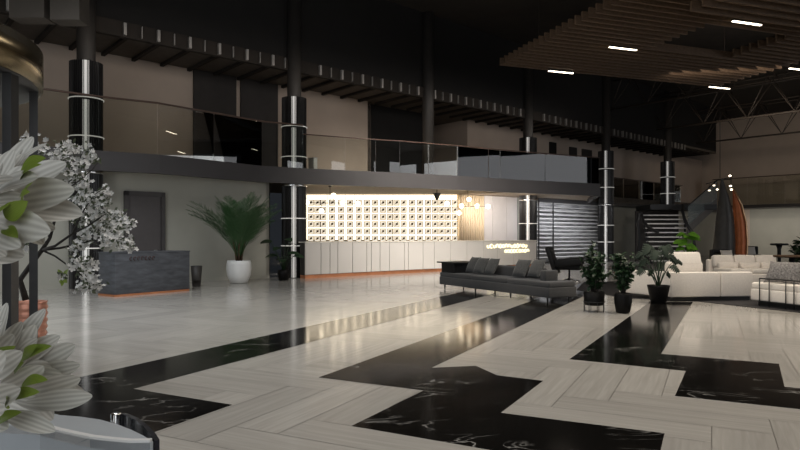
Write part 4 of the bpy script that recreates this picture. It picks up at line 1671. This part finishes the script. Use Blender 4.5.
for (cx0, cy0, n_) in ((-2, 205, 16), (4, 378, 18)):
    for i in range(n_):
        a = rng.uniform(-1.15, 1.5) if cy0 < 300 else rng.uniform(-.75, 1.6)
        r0, r1 = rng.uniform(5, 14), rng.uniform(38, 66)
        yb_ = rng.uniform(2.05, 2.3)
        blade(cx0 + r0 * math.cos(a), cy0 - r0 * math.sin(a), cx0 + r1 * math.cos(a), cy0 - r1 * math.sin(a) * .95, rng.uniform(15, 21), yb_, yb_ + rng.uniform(-.12, .1))

# revolving entrance door: bronze drum on dark posts
dc = Vector((-4.72, 5.0, 0))
rv = thing('revolving_door', 'round entrance door with a bronze drum canopy on dark posts at the left edge', 'revolving door', dc, kind='thing')
Rd, zb, zt = 1.60, 2.85, 3.17
mb = MB()
mb.lathe([(Rd, zb), (Rd, zt)], dc, 96)
part(mb, 'drum_band', M['brass'], rv)
mb = MB()
mb.lathe([(Rd - .04, zb - .012), (Rd - .04, zb + .0)], dc, 64)
part(mb, 'drum_soffit', M['frame'], rv)
for pxp, w, far in ((33.5, .07, 1), (10.5, .12, 0), (-60, .07, 1), (-110, .07, 0)):
    k = (pxp - 400) / F
    dd = Vector((k, 1, 0)).normalized()
    m_ = dd.dot(dc)
    r_ = Rd - .10
    h_ = math.sqrt(max(0, r_ * r_ - (dc.length ** 2 - m_ * m_)))
    p_ = dd * (m_ + (h_ if far else -h_))
    rad = (p_ - dc).normalized()
    box_part('post', M['frame'], rv, (p_.x, p_.y, zb / 2 - .006), (w, .07, zb - .012), (Vector((-rad.y, rad.x, 0)), -rad))
mb = MB()
for k in range(18):
    a0, a1 = math.radians(110 + k * 5.2), math.radians(110 + (k + 1) * 5.2)
    r_ = Rd - .12
    p0, p1 = dc + Vector((math.cos(a0), math.sin(a0), 0)) * r_, dc + Vector((math.cos(a1), math.sin(a1), 0)) * r_
    mb.wall(p0, p1, .05, zb - .02, .01)
part(mb, 'curved_glass', M['glass_dark'], rv)

# ================================================================== SLATE DESK AND BIN
k0 = ground(115, 297)
ka = (ground(192, 290.5) - k0).normalized()
kb = Vector((-ka.y, ka.x, 0))
kl, kd, kh = 2.15, 0.75, 1.10
kc = k0 + ka * (kl / 2) + kb * (kd / 2)
sd = thing('concierge_desk', 'slate blue stone desk on a copper foot in front of the taupe door', 'desk', kc)
box_part('body', M['stone'], sd, kc + Vector((0, 0, .05 + (kh - .05 - .03) / 2)), (kl, kd, kh - .08), (ka, kb), .008)
box_part('top', M['stone'], sd, kc + Vector((0, 0, kh - .015)), (kl + .02, kd + .02, .03), (ka, kb))
box_part('plinth', M['copper'], sd, kc + Vector((0, 0, .025)) - kb * .03 - ka * .03, (kl, kd, .05), (ka, kb))
rng = random.Random(2)
mb = MB()
for i in range(7):
    c = k0 + ka * (.42 + i * .105) - kb * .006 + Vector((0, 0, .93))
    mb.tube([c + ka * (.035 * math.cos(a)) + Vector((0, 0, .045 * math.sin(a))) for a in [rng.uniform(0, 1) + .55 * j for j in range(9)]], .011, 5)
part(mb, 'front_lettering', mat('dark brown lettering', (0.05, 0.02, 0.018), 0.5), sd)

bc = ground(196.5, 286.5)
bn = thing('waste_bin', 'small dark tapered waste bin at the right end of the slate desk', 'bin', bc)
mb = MB()
mb.lathe([(.11, 0), (.12, .01), (.165, .60), (.15, .60), (.13, .1)], bc, 28)
part(mb, 'body', M['core'], bn)
mb = MB()
mb.torus(bc + Vector((0, 0, .605)), .158, .012, 28, 8)
part(mb, 'rim', M['frame'], bn)

# ================================================================== GREY SOFA
A0 = Vector((1.12, 17.75, 0))
A1 = Vector((3.30, 13.75, 0))
fx = (A1 - A0).normalized()
fy = Vector((-fx.y, fx.x, 0))          # to the back of the sofa
if fy.x < 0:
    fy = -fy
sl = (A1 - A0).length
sofa = thing('daybed_sofa', 'long low charcoal grey sofa with a black tray arm on the marble floor', 'sofa', A0 + fx * sl / 2 + fy * .45)


def sf(u, v, z):
    p_ = A0 + fx * u + fy * v
    return Vector((p_.x, p_.y, z))


AXS = (fx, fy)
box_part('base', M['grey_fab'], sofa, sf(sl / 2, .42, .235), (sl, .84, .23), AXS, .03)
for k in range(3):
    w = sl / 3
    box_part('seat_cushion', M['grey_fab'], sofa, sf(w * (k + .5), .41, .405), (w - .01, .80, .13), AXS, .04)
box_part('backrest', M['grey_fab'], sofa, sf(sl * .52, .74, .56), (sl * .54, .2, .34), AXS, .05)
box_part('armrest', M['grey_fab'], sofa, sf(sl * .90, .42, .57), (.2, .40, .28), AXS, .04)
mb = MB()
mb.box(sf(.34, .5, .60), (.66, .86, .27), AXS, 0, .012)
part(mb, 'tray_arm', M['black_fab'], sofa)
box_part('tray_top', M['black'], sofa, sf(.32, .48, .752), (.84, .98, .03), AXS)
for u in (.15, sl * .36, sl * .68, sl - .15):
    for v in (.1, .74):
        mb = MB()
        mb.tube([sf(u, v, 0), sf(u, v, .125)], [.018, .025], 8)
        part(mb, 'leg', M['black'], sofa)


def pillow(name, label, cat, c, w, h, th, ax_w, ax_up, m, group):
    """stuffed square cushion"""
    ax_w = Vector(ax_w).normalized()
    ax_up = Vector(ax_up).normalized()
    n_ = ax_w.cross(ax_up)
    mb = MB()
    K = 12
    vs, fs = [], []
    for sg in (1, -1):
        for i in range(K + 1):
            for j in range(K + 1):
                a, b = 2 * i / K - 1, 2 * j / K - 1
                e = (1 - abs(a) ** 2.6) * (1 - abs(b) ** 2.6)
                pin = 1 - .07 * (1 - abs(abs(a) - 0) ** 4) * abs(b) ** 6 * 1.0
                pin2 = 1 - .07 * (1 - abs(b) ** 4) * abs(a) ** 6
                vs.append(Vector(c) + ax_w * (a * w / 2 * pin2) + ax_up * (b * h / 2 * pin) + n_ * (sg * th / 2 * e ** .6))
    m_ = (K + 1) ** 2
    for i in range(K):
        for j in range(K):
            a = i * (K + 1) + j
            fs.append((a, a + K + 1, a + K + 2, a + 1))
            fs.append((m_ + a + 1, m_ + a + K + 2, m_ + a + K + 1, m_ + a))
    mb.add(vs, fs, 0, True)
    o = mb.build(name, m, None, c)
    return tag(o, label, cat, group)


lean = Vector((0, 0, 1)) + fy * .55
gp = 'charcoal cushions on the grey sofa'
for u, v, dz, w, lab in ((1.00, .50, 0, .58, 'grey cushion on the charcoal sofa, leaning first beside the black tray arm'),
                      (1.45, .44, -.01, .56, 'grey cushion on the charcoal sofa, middle of the three by the tray arm'),
                      (1.88, .48, -.01, .54, 'grey cushion on the charcoal sofa, right of the three by the tray arm'),
                      (3.10, .46, 0, .50, 'flat grey cushion on the charcoal sofa, left of the pair at its right arm'),
                      (3.62, .48, .02, .56, 'upright grey cushion on the charcoal sofa against its right arm')):
    pillow('cushion', lab, 'cushion', sf(u, v - .02, .715 + dz), min(w, .46), .48, .17, fx + fy * rng.uniform(-.12, .12), lean, M['grey_fab2'], gp)

# ================================================================== BLACK LOUNGE CHAIR
lc = Vector((5.42, 20.2, 0))
ch = thing('lounge_chair', 'black leather swivel lounge chair on a star base behind the grey sofa', 'chair', lc)
cx_ = Vector((.93, -.37, 0)).normalized()       # faces right
cy_ = Vector((-cx_.y, cx_.x, 0))


def lcp(u, v, z):
    p_ = lc + cx_ * u * 1.2 + cy_ * v * 1.2
    return Vector((p_.x, p_.y, z * 1.18))


box_part('seat', M['black_fab'], ch, lcp(.1, 0, .42), (.76, .74, .17), (cx_, cy_), .06)
mb = MB()
bk = Vector((0, 0, 1)) - cx_ * .32
mb.box(lcp(-.36, 0, .60), (.92, .80, .16), (bk, cy_), 0, .06)
part(mb, 'backrest', M['black_fab'], ch)
for sg in (-1, 1):
    mb = MB()
    mb.box(lcp(.08, sg * .36, .55), (.84, .12, .24), (cx_ * 1.0 + Vector((0, 0, .1)), cy_), 0, .045)
    part(mb, 'armrest', M['black_fab'], ch)
mb = MB()
mb.tube([lcp(.08, 0, .05), lcp(.08, 0, .36)], .03)
part(mb, 'pedestal', M['black'], ch)
for k in range(4):
    a = pi / 4 + k * pi / 2
    mb = MB()
    mb.tube([lcp(.08, 0, .09), lcp(.08 + .36 * math.cos(a), .36 * math.sin(a), .018)], [.025, .015], 8)
    part(mb, 'leg', M['chrome'], ch)

# ================================================================== WHITE SOFAS, BLACK FLOOR SHEET
sheet_pts = [ground(604, 294.5), ground(632, 298.5), ground(652, 299.3), ground(690, 301.0), ground(706, 302.5), ground(800, 313), ground(800, 313) + SB * 3, Vector((15, 14, 0)), Vector((14, 21, 0)), Vector((6.0, 20.2, 0)), Vector((4.9, 17.2, 0))]
mb = MB()
mb.prism(sheet_pts, 0.0035, 0.012)  # flat black sheet laid over the floor around the sofas
o = mb.build('sheet', M['sheet'], None, (8, 16, 0))
tag(o, 'black rug under the white sofas', 'sheet')

S0 = Vector((6.18, 14.15, 0))
P1 = Vector((.995, .10, 0)).normalized()
Q1 = Vector((-P1.y, P1.x, 0))


def ws(u, v, z):
    p_ = S0 + P1 * u + Q1 * v
    return Vector((p_.x, p_.y, z))


AX1 = (P1, Q1)
AX = (P, Q)
s1 = thing('sectional_sofa', 'off-white sofa seen from behind, beside the monstera planter', 'sofa', ws(1.0, .5, .012))
box_part('plinth', M['black'], s1, ws(1.0, .5, .06), (1.9, .9, .094), AX1)
box_part('base', M['white_fab'], s1, ws(1.0, .58, .26), (1.98, 1.04, .30), AX1, .04)
for a, b in ((0.0, 1.21), (1.225, 2.0)):
    box_part('back_panel', M['white_fab'], s1, ws((a + b) / 2, .1, .385), (b - a, .2, .57), AX1, .03)
for a, b in ((0.02, 1.0), (1.02, 1.98)):
    box_part('seat_cushion', M['white_fab'], s1, ws((a + b) / 2, .66, .46), (b - a, .88, .13), AX1, .05)
da = Vector((-.52, .85, 0)).normalized()
na = Vector((da.y, -da.x, 0))
mb = MB()
mb.box(Vector((6.18, 14.2, 0)) + da * .72 + na * .12 + Vector((0, 0, .385)), (1.44, .22, .57), (da, -na), 0, .03)
part(mb, 'side_arm', M['white_fab'], s1)
box_part('back_cushion', M['white_fab'], s1, ws(.52, .36, .74), (.86, .24, .32), AX1, .07)
mb = MB()
mb.box(ws(.55, .36, .95), (.74, .18, .34), (P1, Q1 * .95 + Vector((0, 0, -.28))), 0, .06)
part(mb, 'headrest', M['white_fab'], s1)

S2 = Vector((9.42, 17.75, 0))


def ws2(u, v, z):
    p_ = S2 + P1 * u + Q1 * v
    return Vector((p_.x, p_.y, z))


s2 = thing('sectional_sofa', 'off-white sofa with a row of three back cushions, behind the nearer white sofa', 'sofa', ws2(1, .5, .012))
box_part('plinth', M['black'], s2, ws2(1.05, .5, .06), (2.1, .9, .094), AX1)
box_part('base', M['white_fab'], s2, ws2(1.05, .5, .26), (2.24, 1.05, .30), AX1, .04)
for k in range(3):
    box_part('seat_cushion', M['white_fab'], s2, ws2(.03 + .68 * k + .34, .42, .48), (.67, .86, .16), AX1, .06)
    mb = MB()
    mb.box(ws2(.03 + .68 * k + .34, .86, .74), (.66, .2, .38), (P1, Q1 * .96 + Vector((0, 0, -.22))), 0, .08)
    part(mb, 'back_cushion', M['white_fab'], s2)
    box_part('lumbar_cushion', M['white_fab'], s2, ws2(.03 + .68 * k + .34, .62, .62), (.62, .18, .2), AX1, .07)
box_part('backrest', M['white_fab'], s2, ws2(1.05, 1.0, .55), (2.2, .16, .5), AX1, .05)

C0 = ground(762, 302, .1); C0.z = 0
C0 = Vector((C0.x, C0.y, 0))


def ws3(u, v, z):
    p_ = C0 + P * u - Q * v
    return Vector((p_.x, p_.y, z))


s3 = thing('chaise_sofa', 'white chaise sofa with a dark metal side rail at the right frame edge', 'sofa', ws3(.5, .8, .012))
box_part('plinth', M['black'], s3, ws3(.52, 1.0, .06), (.9, 2.3, .094), AX)
box_part('base', M['white_fab'], s3, ws3(.5, 1.05, .24), (1.0, 2.7, .26), AX, .04)
box_part('seat_cushion', M['white_fab'], s3, ws3(.5, 1.05, .43), (.98, 2.68, .15), AX, .05)
mb = MB()
vt = [ground(x, 290, .3) for x in (762, 770.5, 785.5, 793.5)]
ra, rb = ws3(-.035, -.03, .0), ws3(-.035, 1.7, .0)
mb.tube([ra + Vector((0, 0, .60)), rb + Vector((0, 0, .60))], .014, 8)
mb.tube([ra + Vector((0, 0, .12)), rb + Vector((0, 0, .12))], .012, 8)
s3r = part(mb, 'rail', M['black'], s3)
for v in (-.03, .2, .58, .76, 1.1, 1.3, 1.65):
    mb = MB()
    c = ws3(-.035, v, 0)
    mb.tube([c + Vector((0, 0, .014)), c + Vector((0, 0, .60))], .011, 6)
    part(mb, 'rail_bar', M['black'], s3r)
pillow('cushion', 'large grey knit cushion on the white chaise, nearer its back corner', 'cushion', ws3(.30, .28, .735), .72, .5, .24, -Q + P * .25, Vector((0, 0, 1)) + P * .45, M['knit'], 'grey knit cushions on the white chaise')
pillow('cushion', 'grey knit cushion on the white chaise, cut by the right frame edge', 'cushion', ws3(.34, .98, .735), .66, .5, .24, -Q + P * .1, Vector((0, 0, 1)) + P * .45, M['knit'], 'grey knit cushions on the white chaise')


# far lounge: black armchairs, bar table, low table
def armchair(c, rz, label):
    o = thing('armchair', label, 'chair', c, 'black armchairs beyond the white sofas', rz)
    for nm, cc, sz, mm in (('seat', (0, 0, .34), (.66, .66, .2), 'black_fab'), ('backrest', (0, .32, .67), (.84, .16, .68), 'black_fab'),
                           ('armrest', (-.37, 0, .46), (.12, .7, .36), 'black_fab'), ('armrest', (.37, 0, .46), (.12, .7, .36), 'black_fab')):
        mb = MB(); mb.box(cc, sz, None, 0, .05)
        part(mb, nm, M[mm], o, True)
    for x in (-.28, .28):
        for y in (-.26, .26):
            mb = MB(); mb.tube([(x, y, 0), (x, y, .26)], .018, 8)
            part(mb, 'leg', M['black'], o, True)
    return o


c1 = Vector((11.75, 22.3, 0))
ac = armchair(c1, .4, 'black armchair in front of the grey sail, just beyond the white sofas')
c2 = Vector((16.7, 29.6, 0))
dup(ac, c2, -.3, 'black armchair between the copper sail and the round bar table')
pillow('cushion', 'small white cushion on the black armchair in front of the grey sail', 'cushion', c1 + Vector((0, -.02, .78)), .5, .46, .16, (1, .2, 0), (0, .35, 1), M['white_fab'], 'white cushions on the black armchairs')
pillow('cushion', 'small white cushion on the black armchair nearer the bar table', 'cushion', c2 + Vector((0, -.02, .78)), .5, .46, .16, (1, -.2, 0), (0, .35, 1), M['white_fab'], 'white cushions on the black armchairs')
bt = Vector((17.0, 27.8, 0))
tb = thing('bar_table', 'round black bar table on a single stem before the end wall', 'table', bt)
mb = MB(); mb.lathe([(.33, 1.08), (.36, 1.10), (.36, 1.15), (.34, 1.17)], bt, 36); part(mb, 'tabletop', M['black'], tb)
mb = MB(); mb.lathe([(.10, .05), (.075, .3), (.075, .9), (.13, 1.08)], bt, 24); part(mb, 'stem', M['black'], tb)
mb = MB(); mb.lathe([(.28, 0), (.28, .03), (.1, .06)], bt, 32); part(mb, 'base', M['black'], tb)
lt = Vector((11.0, 17.4, 0))
tb = thing('coffee_table', 'low dark coffee table beyond the chaise at the right frame edge', 'table', lt)
mb = MB(); mb.lathe([(.44, .90), (.46, .92), (.46, .95), (.44, .96)], lt, 36); part(mb, 'tabletop', M['bark'], tb)
mb = MB(); mb.lathe([(.06, .04), (.05, .5), (.08, .90)], lt, 24); part(mb, 'stem', M['black'], tb)
mb = MB(); mb.lathe([(.28, 0.013), (.28, .03), (.07, .06)], lt, 32); part(mb, 'base', M['black'], tb)
